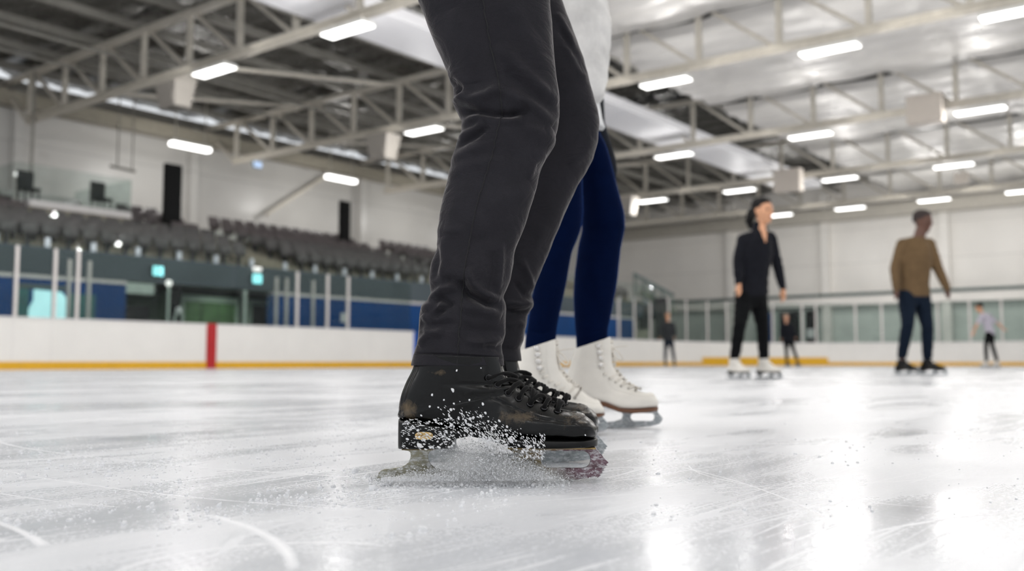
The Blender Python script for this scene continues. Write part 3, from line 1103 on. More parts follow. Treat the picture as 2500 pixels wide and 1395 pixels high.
MB().tube([(0, 0, 0), (0, 0, q.z - 4.72)], .02, 8).build('stem', M['trusspaint'], t)
MB().ellip((0, 0, q.z - 4.68), (.07, .07, .07), 14, 8).build('globe', M['bulb_ball'], t, smooth=True)

# tall black panels standing behind the top row
for px, y0, y1, w, lab in ((418, 401, 545, 0.30, 'tall black panel standing among the left seats'), (840, 492, 575, 0.25, 'tall black panel standing among the middle seats')):
    yy = 27.25 if px < 500 else 28.05
    p = on_plane(px, y1, 1, yy)
    q = on_plane(px, y0, 1, yy)
    t = thing('black_panel', lab, 'panel', (p.x, yy, 4.0 if px < 500 else 4.25))
    MB().box((-w, -.08, 0), (w, .06, q.z - (4.0 if px < 500 else 4.25))).build('panel_face', M['black'], t, bevel=0.01)
    MB().box((-w - .03, -.12, 0), (w + .03, .12, .05)).build('foot_plate', M['dark'], t, bevel=0.01)

# wall brace and hanging trapeze
p, q = on_plane(650, 524, 1, YW - 0.4), on_plane(795, 430, 1, YW - 0.4)
o = MB().bar(p, q, .14, .14).build('wall_brace', M['trusspaint'])
tag(o, 'slanting beige brace on the long wall below the strip lamp', 'brace')
a, b_ = on_plane(292, 250, 1, 29.5), on_plane(328, 250, 1, 29.5)
zb = on_plane(310, 412, 1, 29.5).z
t = thing('hanging_frame', 'thin grey rods hanging from the roof above the balcony', 'frame', (a.x, 29.5, 0))
for k, xx in enumerate((0, b_.x - a.x)):
    MB().tube([(xx, 0, zb), (xx, 0, 9.5)], .025, 8).build('rod', M['purlin'], t)
MB().tube([(-.25, 0, zb), (b_.x - a.x + .1, 0, zb - .05)], .05, 8).build('cross_bar', M['purlin'], t)
a = on_plane(76, 420, 1, 30.0)
o = MB().tube([(a.x, 30.0, a.z), (a.x, 30.0, 9.5)], .05, 8).build('drop_pipe', M['purlin'])
tag(o, 'thin grey drop pipe down to the balcony', 'pipe')

# ------------------------------------------------------------------ end of the hall
o = MB().box((XE - 1.2, -26, 7.75), (XE - .2, YW, 8.35)).build('end_beam', M['trusspaint'], bevel=0.02)
tag(o, 'broad pale beam across the top of the end wall', 'beam')
for k, (px0, px1, mat, lab) in enumerate(((1846, 1892, 'blue', 'dim blue panel in the end wall behind the woman in black'), (1900, 1956, 'black', 'dark doorway behind the small figure in black'), (1964, 1993, 'black', 'narrow dark doorway with a pale notice'))):
    a, b_ = on_plane(px0, 780, 0, XE - .05).y, on_plane(px1, 780, 0, XE - .05).y
    t = thing('end_doorway', lab, 'door', (XE - .03, 0, 0))
    MB().box((-.02, b_, 0), (.06, a, 3.0)).build('door_fill', M[mat], t)  # the black sheets stand for the dark interior of open doorways
    for q in (a, b_):
        MB().box((-.06, q - .05, 0), (.06, q + .05, 3.05)).build('jamb', M['frame'], t)
    if k == 2:
        MB().box((-.03, (a + b_) / 2 - .2, 1.5), (-.02, (a + b_) / 2 + .2, 2.0)).build('pale_notice', M['paper'], t)
# corner under the stairs: steps, railing, plinth
p = W(1545, 800, 46.0)
for k, (px0, px1, z0, z1, mat, nm, lab) in enumerate(((1496, 1588, 0.0, 1.75, 'beige', 'plinth_wall', 'low beige plinth wall behind the far glass'), (1516, 1548, 1.75, 2.9, 'dark', 'dark_bench', 'dark bench block above the beige plinth, left one'),
                                                    (1560, 1588, 1.75, 2.9, 'dark', 'dark_bench', 'dark bench block above the beige plinth, right one'), (1600, 1632, 0.0, 3.3, 'dark', 'dark_opening', 'dark block standing for an opening behind the distant figure in grey'))):  # the tall dark block stands for an opening in the wall
    a, b_ = W(px0, 800, 47.0 - k * 0.02), W(px1, 800, 47.0 - k * 0.02)
    o = MB().bar((a.x, a.y, (z0 + z1) / 2), (b_.x, b_.y, (z0 + z1) / 2), 0.5, z1 - z0).build(nm, M[mat], bevel=0.02)
    tag(o, lab, 'wall' if k == 0 else 'bench' if k < 3 else 'cabinet')
t = thing('stair_railing', 'grey sloping stair railing beside the grey end wall', 'railing', (0, 0, 0))
a, b_ = W(1545, 668, 48.0), W(1645, 722, 48.0)
MB().bar(a, b_, .12, .14).build('handrail', M['greypanel'], t)
for q in np.linspace(0.05, 0.95, 5):
    c = a.lerp(b_, q)
    MB().bar((c.x, c.y, c.z - 1.1), c, .06, .06).build('baluster', M['greypanel'], t)
c = [a + Vector((0, 0, -.1)), b_ + Vector((0, 0, -.1)), b_ + Vector((0, 0, -1.0)), a + Vector((0, 0, -1.0))]
MB().loft([[v for v in c], [v + FW * .02 for v in c]]).build('infill_pane', M['railglass'], t)
a, b_ = W(1562, 712, 49.2), W(1646, 760, 49.2)
o = MB().bar(a, b_, .8, .3).build('stair_flight', M['beige'], bevel=.02)
tag(o, 'beige stair flight sloping down under the grey railing', 'stairs')

# ------------------------------------------------------------------ world and view
w = bpy.data.worlds.new('world')
scene.world = w
w.use_nodes = True
bg = w.node_tree.nodes['Background']
bg.inputs['Color'].default_value = (0.93, 0.96, 1.0, 1)
bg.inputs['Strength'].default_value = 0.85
vs = scene.view_settings
vs.view_transform = 'Standard'
vs.look = 'None'
vs.gamma = 1.0
vs.use_curve_mapping = False
vs.exposure = 0.1
cy = scene.cycles
cy.use_denoising = True
cy.max_bounces = 6
cy.use_adaptive_sampling = True
cy.adaptive_threshold = 0.09
cy.adaptive_min_samples = 12
cy.volume_bounces = 4
cy.diffuse_bounces = 3
cy.glossy_bounces = 3
cy.transparent_max_bounces = 14
cy.sample_clamp_indirect = 6.0
cy.caustics_reflective = False
cy.caustics_refractive = False
# ------------------------------------------------------------------ figures: shared builders
def interp(pts, q):
    xs = np.array([p[0] for p in pts], float)
    ys = np.array([p[1] for p in pts], float)
    o = np.argsort(xs)
    return np.interp(q, xs[o], ys[o])


def smooth1(a, k):
    ker = np.ones(k) / k
    p = np.pad(a, (k // 2, k - 1 - k // 2), mode='edge')
    return np.convolve(p, ker, mode='valid')


def lpx(px, py, d):
    """vectorised L(): lateral, height for arrays of photo pixels at forward distance d"""
    xr = (np.asarray(px) - 1250.0) / FPX
    yu = (697.5 - np.asarray(py)) / FPX
    f = cp - yu * sp
    u = sp + yu * cp
    return xr * d / f, CAMZ + u * d / f


def leg_tube(Lp, Rp, py0, py1, nrow, nseg, dfun, ratio, strokes, origin, expo=2.2, k=9, noise=0.0, seed=1, extra=None, fold_gain=1.0):
    """a trouser leg: rows of rounded sections between a left and a right outline, with folds raised on it"""
    py = np.linspace(py0, py1, nrow)
    lx = smooth1(interp(Lp, py), k)
    rx = smooth1(interp(Rp, py), k)
    d = dfun(py)
    xl, z = lpx(lx, py, d)
    xr, _ = lpx(rx, py, d)
    cx, hw = (xl + xr) / 2, (xr - xl) / 2
    a = np.linspace(0, 2 * PI, nseg, endpoint=False)
    ca, sa = np.cos(a), np.sin(a)
    e = 2.0 / expo
    ux = np.sign(ca) * np.abs(ca) ** e
    uy = np.sign(sa) * np.abs(sa) ** e
    rat = ratio(py) if callable(ratio) else np.full(nrow, ratio)
    PX = (lx + rx)[:, None] / 2 + (rx - lx)[:, None] / 2 * ux[None, :]
    PY = np.repeat(py[:, None], nseg, 1)
    D = np.zeros_like(PX)
    front = np.clip((-uy[None, :] * -1 + 0.25) / 0.5, 0, 1) if False else np.clip((0.35 - uy[None, :]) / 0.6, 0, 1)
    for pts, wid, amp in strokes:
        P = np.array(pts, float)
        seg = np.hypot(*(P[1:] - P[:-1]).T)
        cum = np.concatenate([[0], np.cumsum(seg)])
        tot = cum[-1]
        best = np.full(PX.shape, 1e9)
        bt = np.zeros(PX.shape)
        for i in range(len(P) - 1):
            vx, vy = P[i + 1] - P[i]
            t = np.clip(((PX - P[i][0]) * vx + (PY - P[i][1]) * vy) / (seg[i] ** 2 + 1e-9), 0, 1)
            dx, dy = PX - P[i][0] - t * vx, PY - P[i][1] - t * vy
            dist = np.hypot(dx, dy)
            m = dist < best
            best = np.where(m, dist, best)
            bt = np.where(m, (cum[i] + t * seg[i]) / tot, bt)
        taper = np.clip(np.minimum(bt, 1 - bt) / 0.22, 0.0, 1) ** 0.6
        D += amp * taper * np.exp(-(best / wid) ** 2)
    D *= front * fold_gain
    if noise:
        r = np.random.default_rng(seed)
        for _ in range(14):
            f1, f2 = r.integers(1, 6), r.uniform(0.004, 0.022)
            D += noise * r.uniform(0.3, 1) * np.sin(f1 * a[None, :] + PY * f2 * 2 * PI * r.uniform(.5, 1.2) + r.uniform(0, 6)) * np.clip((uy[None, :] + 0.6), 0.25, 1)
    if extra is not None:
        D += extra(PX, PY, a)
    D = D * (d / FPX)[:, None]
    X = cx[:, None] + (hw[:, None]) * ux[None, :] + D * ca[None, :] * 0.55
    Y = d[:, None] + (hw * rat)[:, None] * uy[None, :] + D * sa[None, :]
    Z = np.repeat(z[:, None], nseg, 1)
    V = np.stack([X - origin[0], Y - origin[1], Z], -1)
    return V, PX, PY


def surf_pt(V, PX, PY, px, py, off=0.0006):
    """front point of a leg surface under a photo pixel"""
    n = V.shape[1]
    i = int(np.argmin(np.abs(PY[:, 0] - py)))
    half = np.arange(n // 2, n)
    j = half[int(np.argmin(np.abs(PX[i, half] - px)))]
    p = V[i, j].copy()
    p[1] -= off
    return p


def catmull(P, n):
    P = np.asarray(P, float)
    m = len(P)
    t = np.linspace(0, m - 1 - 1e-9, n)
    i = np.floor(t).astype(int)
    f = (t - i)[:, None]
    g = lambda k: P[np.clip(k, 0, m - 1)]
    p0, p1, p2, p3 = g(i - 1), g(i), g(i + 1), g(i + 2)
    return 0.5 * ((2 * p1) + (-p0 + p2) * f + (2 * p0 - 5 * p1 + 4 * p2 - p3) * f ** 2 + (-p0 + 3 * p1 - 3 * p2 + p3) * f ** 3)


class Boot:
    """upper of a skating boot: sections run from the heel/sole outline B to the shin/instep outline F"""

    def __init__(self, pairs, nu=110, nv=96):
        # pairs: (Bx, Bz, Fx, Fz, halfwidth, bottom exponent)
        P = catmull(np.array(pairs, float), nu)
        v = np.linspace(0, 2 * PI, nv, endpoint=False)
        t = (1 - np.cos(v)) / 2
        self.v, self.t, self.P = v, t, P
        nb = P[:, 5][:, None]
        q = np.abs(2 * t - 1)[None, :]
        ex = np.where(t[None, :] < 0.5, nb, 2.15)
        g = np.clip(1 - q ** ex, 0, 1) ** (1 / ex)
        sg = np.sign(np.sin(v))[None, :]
        X = P[:, 0][:, None] * (1 - t) + P[:, 2][:, None] * t
        Z = P[:, 1][:, None] * (1 - t) + P[:, 3][:, None] * t
        Y = -sg * g * P[:, 4][:, None]
        self.V = np.stack([X, Y, Z], -1)

    def normals(self):
        V = self.V
        du = np.gradient(V, axis=0)
        dv = np.roll(V, -1, 1) - np.roll(V, 1, 1)
        n = np.cross(du, dv)
        ln = np.linalg.norm(n, axis=-1, keepdims=True)
        n = n / np.maximum(ln, 1e-9)
        c = V.mean(axis=1, keepdims=True)
        s = np.sign(((V - c) * n).sum(-1).mean())
        return n * s

    def displace(self, D):
        self.V = self.V + self.normals() * D[..., None]

    def near(self, x, z, side=-1):
        """indices of the surface point seen at profile position x, z on one side (-1 = towards the camera)"""
        d = (self.V[..., 0] - x) ** 2 + (self.V[..., 2] - z) ** 2 + np.where(np.sign(self.V[..., 1]) == side, 0, 9)
        return np.unravel_index(np.argmin(d), d.shape)


def flat_shape(name, outline, holes, thick, mat, parent, bevel=0.0004):
    """a plate cut to an outline in the x-z plane, with holes"""
    cu = bpy.data.curves.new(name, 'CURVE')
    cu.dimensions = '2D'
    cu.fill_mode = 'BOTH'
    cu.extrude = thick / 2
    cu.bevel_depth = bevel
    for pts in [outline] + holes:
        s = cu.splines.new('POLY')
        s.points.add(len(pts) - 1)
        for k, p in enumerate(pts):
            s.points[k].co = (p[0], p[1], 0, 1)
        s.use_cyclic_u = True
    t = bpy.data.objects.new(name + '_src', cu)
    C.objects.link(t)
    me = bpy.data.meshes.new_from_object(t.evaluated_get(bpy.context.evaluated_depsgraph_get()))
    bpy.data.objects.remove(t)
    bpy.data.curves.remove(cu)
    me.transform(Matrix.Rotation(PI / 2, 4, 'X'))
    me.name = name
    me.materials.clear()
    me.materials.append(mat)
    o = bpy.data.objects.new(name, me)
    C.objects.link(o)
    o.parent = parent
    return o


def rrect(x0, z0, x1, z1, r, n=8):
    pts = []
    for cx, cz, a0 in ((x1 - r, z1 - r, 0), (x0 + r, z1 - r, PI / 2), (x0 + r, z0 + r, PI), (x1 - r, z0 + r, 1.5 * PI)):
        for k in range(n + 1):
            a = a0 + PI / 2 * k / n
            pts.append((cx + r * math.cos(a), cz + r * math.sin(a)))
    return pts


def sole_loft(secs, mat, name, parent, r=0.3):
    """secs: x, z bottom, z top, half width"""
    rings = []
    for x, zb, zt, w in secs:
        ring = []
        for k in range(28):
            a = 2 * PI * k / 28
            c, s = math.cos(a), math.sin(a)
            ring.append((x, w * math.copysign(abs(c) ** 0.35, c), (zb + zt) / 2 + (zt - zb) / 2 * math.copysign(abs(s) ** 0.35, s)))
        rings.append(ring)
    return MB().loft(rings).build(name, mat, parent, smooth=True)


# ------------------------------------------------------------------ figure materials
def trouser_mat(name, col, sheen, wv=420, fuzz=0.35, tint=(1, 0.96, 0.93, 1), creases=0.0, spec=0.12):
    m = NT(name)
    v = m.coord()
    n = m.noise(v, 14, 5, 0.65)
    n2 = m.noise(v, 900, 3, 0.7)
    tw = m.noise(m.coord('Object', (1, 1, 3.0), (0.5, 0.6, 0.4)), wv, 2, 0.5)
    dark = tuple(c * 0.7 for c in col[:3]) + (1,)
    lite = tuple(min(1, c * 1.3) for c in col[:3]) + (1,)
    base = m.mix(0.45, m.ramp(n, [(0.3, dark), (0.72, lite)]), m.ramp(n2, [(0.3, dark), (0.75, lite)]))
    h = m.math('ADD', m.math('MULTIPLY', tw, 0.7), m.math('MULTIPLY', n2, 0.3))
    h = m.math('ADD', h, m.math('MULTIPLY', m.noise(v, 30, 4, 0.6), 0.5))
    nrm = m.bump(h, fuzz, 0.0012)
    if creases:
        b2 = m.new('ShaderNodeBump')
        b2.inputs['Strength'].default_value = creases
        b2.inputs['Distance'].default_value = 0.012
        cr = m.noise(m.coord('Object', (0.7, 1, 1.5), (0, 0.5, 0)), 13, 4, 0.55, 1.2)
        m.link(cr, b2.inputs['Height'])
        m.link(nrm, b2.inputs['Normal'])
        nrm = b2.outputs['Normal']
    p = m.principled(Base_Color=base, Roughness=0.85, Normal=nrm, Specular_IOR_Level=spec)
    p.inputs['Sheen Weight'].default_value = sheen
    p.inputs['Sheen Roughness'].default_value = 0.28
    p.inputs['Sheen Tint'].default_value = tint
    return m.m


def leather_mat(name, col, scuffs, scol, rough=(0.25, 0.45), grain=500, spec=0.5):
    """scuffs: list of (x, z, rx, rz) worn spots in the boot's own coordinates"""
    m = NT(name)
    v = m.coord()
    s = m.new('ShaderNodeSeparateXYZ')
    m.link(v, s.inputs[0])
    fine = m.noise(m.coord('Object', (1, 1, 1.0)), 120, 6, 0.72, 0.5)
    mask = None
    for (x, z, rx, rz, k) in scuffs:
        dx = m.math('DIVIDE', m.math('SUBTRACT', s.outputs['X'], x), rx)
        dz = m.math('DIVIDE', m.math('SUBTRACT', s.outputs['Z'], z), rz)
        d = m.math('SQRT', m.math('ADD', m.math('MULTIPLY', dx, dx), m.math('MULTIPLY', dz, dz)))
        q = m.math('MULTIPLY', m.math('SUBTRACT', 1.0, d, clamp=True), k)
        mask = q if mask is None else m.math('MAXIMUM', mask, q)
    base = m.ramp(m.noise(v, 9, 4), [(0.3, tuple(c * 0.8 for c in col[:3]) + (1,)), (0.7, col)])
    rr = m.ramp(m.noise(v, 35, 5, 0.6), [(0.3, rough[0]), (0.7, rough[1])])
    if mask is not None:
        mk = m.math('MULTIPLY', m.ramp(m.math('ADD', mask, m.math('SUBTRACT', fine, 0.5)), [(0.25, 0.0), (0.62, 1.0)]), 0.85)
        base = m.mix(mk, base, scol)
        rr = m.math('ADD', rr, m.math('MULTIPLY', mk, 0.3))
    h = m.math('ADD', m.math('MULTIPLY', m.noise(v, grain, 3, 0.6), 0.5), m.math('MULTIPLY', m.noise(v, 60, 4), 0.6))
    m.principled(Base_Color=base, Roughness=rr, Normal=m.bump(h, 0.25, 0.0012), Specular_IOR_Level=spec)
    return m.m


def blade_mat(name, c0, c1, c2, metal=0.85, r0=0.25, r1=0.45):
    m = NT(name)
    v = m.coord()
    n = m.noise(m.coord('Object', (1, 1, 2.0), (0, 0.6, 0)), 30, 6, 0.7, 0.4)
    s = m.new('ShaderNodeSeparateXYZ')
    m.link(v, s.inputs[0])
    g = m.math('ADD', m.math('MULTIPLY', s.outputs['X'], 3.2), m.math('MULTIPLY', m.math('SUBTRACT', m.noise(v, 14, 3), 0.5), 0.5))
    base = m.ramp(g, [(0.1, c0), (0.55, c1), (0.72, c2)])
    base = m.mix(m.ramp(n, [(0.45, 0.0), (0.7, 0.55)]), base, (0.05, 0.045, 0.035, 1))
    frost = m.ramp(m.noise(m.coord('Object', (1, 1, 2.2), (0, 0.7, 0)), 110, 5, 0.75), [(0.47, 0.0), (0.60, 1.0)])
    base = m.mix(m.math('MULTIPLY', frost, 0.62), base, (0.75, 0.76, 0.78, 1))
    m.principled(Base_Color=base, Metallic=m.math('MULTIPLY', m.math('SUBTRACT', 1.0, m.math('MULTIPLY', frost, 0.7)), metal), Roughness=m.ramp(n, [(0.3, r0), (0.7, r1)]), Normal=m.bump(n, 0.3, 0.0008))
    return m.m


M['trouser'] = trouser_mat('charcoal_trousers', S(40, 39, 43), 0.45, 420, 0.4, (1, 0.94, 0.92, 1), 0.4)
M['seam'] = simple('seam_thread', S(28, 28, 30), 0.9)
M['legging'] = trouser_mat('navy_leggings', S(3, 14, 42), 0.5, 800, 0.15, (0.08, 0.22, 0.85, 1), 0.0, 0.03)
M['sweater'] = trouser_mat('pale_sweater', S(222, 220, 217), 0.15, 260, 0.5)
M['navyskirt'] = trouser_mat('dark_skirt', S(8, 14, 24), 0.05, 500, 0.2)
M['shirt'] = simple('white_shirt', S(232, 232, 232), 0.8)
M['skin'] = simple('skin_light', S(206, 152, 122), 0.5, var=0.06, vscale=10)
M['skin2'] = simple('skin_warm', S(214, 158, 122), 0.5, var=0.06, vscale=10)
M['skin3'] = simple('skin_brown', S(92, 60, 46), 0.45, var=0.08, vscale=10)
M['hairdark'] = simple('hair_black', S(13, 10, 10), 0.6, var=0.2, vscale=40, spec=0.25)
M['hairgrey'] = simple('hair_grey', S(150, 135, 120), 0.6, var=0.2, vscale=40)
M['eyes'] = simple('eyes_dark', S(20, 16, 14), 0.2)
M['lips'] = simple('lips', S(150, 80, 70), 0.5)
M['fleece'] = trouser_mat('black_fleece', S(24, 25, 31), 0.25, 300, 0.4)
M['blackpants'] = trouser_mat('black_pants', S(13, 14, 16), 0.1, 400, 0.2)
M['brownknit'] = trouser_mat('brown_knit', S(106, 86, 62), 0.15, 220, 0.5)
M['jeans'] = trouser_mat('dark_jeans', S(18, 28, 42), 0.1, 400, 0.3)
M['greycoat'] = trouser_mat('grey_coat', S(52, 54, 56), 0.15, 300, 0.3)
M['lilac'] = trouser_mat('lilac_top', S(196, 190, 202), 0.1, 300, 0.3)
M['bootblack'] = leather_mat('boot_leather_black', S(7, 8, 8), [(0.013, 0.092, 0.02, 0.02, 0.62), (0.15, 0.082, 0.05, 0.016, 0.5), (0.055, 0.137, 0.028, 0.008, 0.42), (0.222, 0.082, 0.04, 0.022, 0.42)], S(98, 84, 64), (0.14, 0.3), 500, 0.28)
M['bootsole'] = leather_mat('boot_sole_black', S(9, 10, 10), [], S(80, 70, 60), (0.25, 0.42), 500, 0.25)
M['lace'] = trouser_mat('lace_black', S(16, 16, 17), 0.2, 900, 0.6)
M['eyelet'] = simple('eyelet_metal', S(60, 60, 62), 0.25, metal=0.9)
M['brass'] = simple('badge_brass', S(214, 182, 122), 0.3, metal=0.55, var=0.1, vscale=200)
M['badgeink'] = simple('badge_lettering', S(92, 66, 36), 0.5)
M['bootwhite'] = leather_mat('boot_leather_white', S(236, 231, 222), [(0.19, 0.075, 0.03, 0.012, 0.5), (0.10, 0.12, 0.03, 0.03, 0.4)], S(168, 162, 148), (0.35, 0.5))
M['solebrown'] = leather_mat('sole_leather_brown', S(104, 66, 40), [], S(90, 70, 60), (0.4, 0.55))
M['lacewhite'] = trouser_mat('lace_white', S(226, 220, 210), 0.1, 900, 0.4)
M['hook'] = simple('hook_metal', S(225, 222, 218), 0.25, metal=0.5)
M['blade1'] = blade_mat('blade_steel_worn_reflect', S(140, 137, 118), S(128, 116, 86), S(112, 88, 96))  # purplish third colour paints a reflection onto the toe end
M['blade2'] = blade_mat('blade_steel_grey', S(150, 156, 158), S(150, 156, 158), S(150, 156, 158), 0.5, 0.3, 0.45)
M['plate'] = simple('mount_plate', S(150, 128, 86), 0.3, metal=0.8, var=0.2, vscale=80)

# ------------------------------------------------------------------ the man in the dark trousers
D1 = 1.235
D2 = D1 + 0.235
o1 = (L(1215, 1170, D1).x, D1)
MANLOC = RT * o1[0] + FW * D1


def local(px, py, d, o):
    p = L(px, py, d)
    return (p.x - o[0], p.y - o[1], p.z)


man = thing('person', 'person in charcoal trousers and worn black skates, standing nearest on the ice', 'person', (MANLOC.x, MANLOC.y, 0), ROTZ)

Lp = [(-420, 965), (-200, 985), (0, 1020), (31, 1032), (71, 1047), (132, 1073), (174, 1092), (213, 1105), (232, 1108), (258, 1110), (281, 1117), (295, 1127), (323, 1127), (348, 1116), (384, 1105), (450, 1091), (482, 1082), (531, 1073), (602, 1066), (643, 1053), (682, 1047), (724, 1053), (742, 1036), (753, 1028), (773, 1024), (834, 1021), (853, 1014), (863, 1011), (891, 1004), (894, 1004)]
Rp = [(-420, 1330), (-200, 1340), (0, 1343), (100, 1350), (180, 1357), (242, 1366), (274, 1367), (316, 1361), (358, 1350), (400, 1324), (450, 1312), (489, 1302), (573, 1273), (624, 1254), (682, 1247), (708, 1237), (726, 1228), (740, 1234), (752, 1236), (773, 1235), (815, 1234), (837, 1228), (860, 1226), (880, 1229), (894, 1231)]
near_folds = [
    ([(1108, 250), (1150, 268), (1190, 262), (1228, 240)], 13, 9), ([(1110, 272), (1160, 292), (1210, 305), (1245, 306), (1290, 290)], 10, -12),
    ([(1128, 318), (1170, 300), (1220, 312), (1275, 318)], 12, 7), ([(1122, 345), (1165, 335), (1185, 320)], 10, 6), ([(1112, 372), (1160, 355), (1195, 330)], 9, -6),
    ([(1212, 145), (1275, 205), (1330, 250), (1362, 262)], 16, 6), ([(1225, 205), (1300, 250), (1362, 290)], 18, -5), ([(1222, 250), (1280, 275), (1350, 315)], 14, 5),
    ([(1095, 180), (1140, 225), (1142, 250), (1112, 262)], 12, 6), ([(1105, 205), (1130, 235), (1115, 250)], 8, -6),
    ([(1275, 330), (1330, 350), (1350, 330)], 16, 5), ([(1300, 400), (1340, 375), (1355, 340)], 10, 4),
    ([(1290, 450), (1302, 410), (1330, 390)], 8, 5), ([(1100, 400), (1150, 385), (1200, 370)], 14, 4), ([(1095, 440), (1140, 420), (1230, 410)], 14, 3),
    ([(1065, 560), (1100, 575), (1140, 570)], 12, 3), ([(1085, 585), (1090, 640), (1080, 680)], 12, 5), ([(1068, 600), (1072, 650), (1062, 690)], 10, -5),
    ([(1225, 600), (1222, 660), (1215, 720)], 8, 5), ([(1205, 620), (1210, 670), (1195, 720)], 12, -4),
    ([(1145, 660), (1155, 700), (1185, 725), (1222, 735)], 10, 8), ([(1130, 690), (1150, 725), (1190, 748), (1225, 752)], 10, -9),
    ([(1050, 735), (1085, 712), (1120, 705)], 10, 8), ([(1052, 760), (1080, 735), (1105, 750), (1060, 778)], 9, -8), ([(1030, 755), (1075, 745), (1105, 765)], 10, 6),
    ([(1130, 752), (1180, 760), (1225, 775)], 14, 6), ([(1030, 790), (1070, 800), (1120, 790)], 12, -5), ([(1025, 845), (1055, 815), (1090, 812)], 10, 7), ([(1130, 800), (1180, 815), (1230, 810)], 14, -4),
    ([(1140, 835), (1185, 840), (1225, 830)], 9, 5), ([(1035, 770), (1050, 790), (1045, 815)], 10, 5), ([(1180, 845), (1215, 852), (1230, 838)], 8, -5),
    ([(1010, 864), (1080, 866), (1150, 869), (1228, 874)], 2.2, -3.2),
    ([(1110, 60), (1150, 150), (1160, 230)], 30, 4), ([(1240, 40), (1290, 130), (1340, 200)], 22, 4), ([(1300, 470), (1250, 500), (1180, 520)], 22, 3), ([(1120, 480), (1110, 540), (1100, 580)], 18, 3),
    ([(1250, 560), (1200, 590), (1150, 600)], 16, -3), ([(1085, 690), (1110, 690), (1140, 705)], 10, -4),
]
V, PX, PY = leg_tube(Lp, Rp, -420, 893, 640, 300, lambda p: np.full_like(p, D1) + np.clip(-p - 50, 0, 400) * 0.0001, lambda p: np.interp(p, [-420, 0, 300, 700, 890], [0.7, 0.78, 0.82, 0.8, 0.72]), near_folds, (o1[0], D1), 2.25, 7, 0.9, 3, fold_gain=2.2,
                      extra=lambda X, Y, a: np.where(Y > 866, 1.6, 0.0))
trousers = sub('trousers', man)
tl = grid_mesh('near_leg', V[:, ::-1], M['trouser'], trousers)
seam_px = [(1178, 2), (1183, 50), (1195, 120), (1205, 170), (1217, 215), (1222, 250), (1226, 290), (1225, 307), (1214, 350), (1203, 400), (1187, 450), (1172, 500), (1158, 560), (1146, 620), (1136, 680), (1132, 730), (1129, 780), (1124, 830), (1122, 866), (1122, 892)]
sm_pts = catmull(np.array(seam_px), 160)
MB().tube([surf_pt(V, PX, PY, x, y, 0.0002) for x, y in sm_pts], 0.0009, 6).build('side_seam', M['seam'], tl, smooth=True)
MB().tube([surf_pt(V, PX, PY, x, 865 + (x - 1010) * 0.045, 0.0) for x in np.linspace(1014, 1228, 70)], 0.0006, 5).build('hem_stitch', M['seam'], tl, smooth=True)

Rf = [(-420, 1345), (-200, 1352), (0, 1371), (35, 1382), (87, 1402), (145, 1424), (219, 1444), (268, 1458), (300, 1463), (342, 1461), (387, 1448), (426, 1428), (450, 1413), (508, 1384), (585, 1353), (656, 1324), (698, 1306), (718, 1296), (728, 1300), (740, 1303), (752, 1301), (764, 1290), (775, 1287), (798, 1285), (821, 1280), (837, 1279), (850, 1269), (866, 1270), (882, 1273)]
Wf = [(-420, 290), (0, 282), (200, 240), (300, 205), (400, 200), (560, 185), (680, 175), (790, 180), (882, 195)]
Lf = [(y, x - float(interp(Wf, y))) for y, x in Rf]
far_folds = [([(1355, 60), (1385, 110), (1400, 150)], 10, 5), ([(1360, 95), (1395, 150), (1420, 200)], 10, -4), ([(1365, 130), (1400, 170), (1430, 230)], 12, 4), ([(1385, 420), (1420, 390), (1445, 350)], 12, 4),
             ([(1270, 640), (1290, 680), (1300, 715)], 8, 6), ([(1255, 690), (1280, 725), (1300, 730)], 8, -5), ([(1235, 745), (1270, 748), (1300, 742)], 7, 7), ([(1235, 758), (1265, 764), (1290, 762)], 5, -8),
             ([(1240, 800), (1265, 790), (1282, 800)], 8, 4), ([(1230, 852), (1250, 853), (1270, 856)], 2.2, -3), ([(1330, 560), (1300, 620), (1260, 650)], 14, 3)]
V2, PX2, PY2 = leg_tube(Lf, Rf, -420, 882, 420, 200, lambda p: np.interp(p, [-420, 0, 882], [D2 - 0.06, D2 - 0.02, D2]), 0.82, far_folds, (o1[0], D1), 2.2, 7, 0.8, 9, fold_gain=2.0, extra=lambda X, Y, a: np.where(Y > 852, 1.4, 0.0))
tl2 = grid_mesh('far_leg', V2[:, ::-1], M['trouser'], trousers)
# seat of the trousers, above the frame
hipz = lpx([1180], [-380], D1)[1][0]
cxh = float(V[0, :, 0].mean())
rings = []
for z, rx, ry, dx in ((hipz - 0.12, .135, .17, 0.0), (hipz - 0.02, .145, .175, -.005), (hipz + 0.1, .14, .17, -.01), (hipz + 0.2, .125, .155, -.005)):
    rings.append([(cxh + dx + rx * math.cos(2 * PI * k / 40), 0.10 + ry * math.sin(2 * PI * k / 40), z) for k in range(40)])
MB().loft(rings).build('seat', M['trouser'], trousers, smooth=True)


# boots of the man: profile pairs in photo pixels of the near boot
def bx(px):
    return float(lpx([px], [1100], D1)[0][0]) - float(lpx([975], [1100], D1)[0][0])


def bz(py):
    return float(lpx([1200], [py], D1)[1][0]) - float(lpx([1200], [1173.0], D1)[1][0])


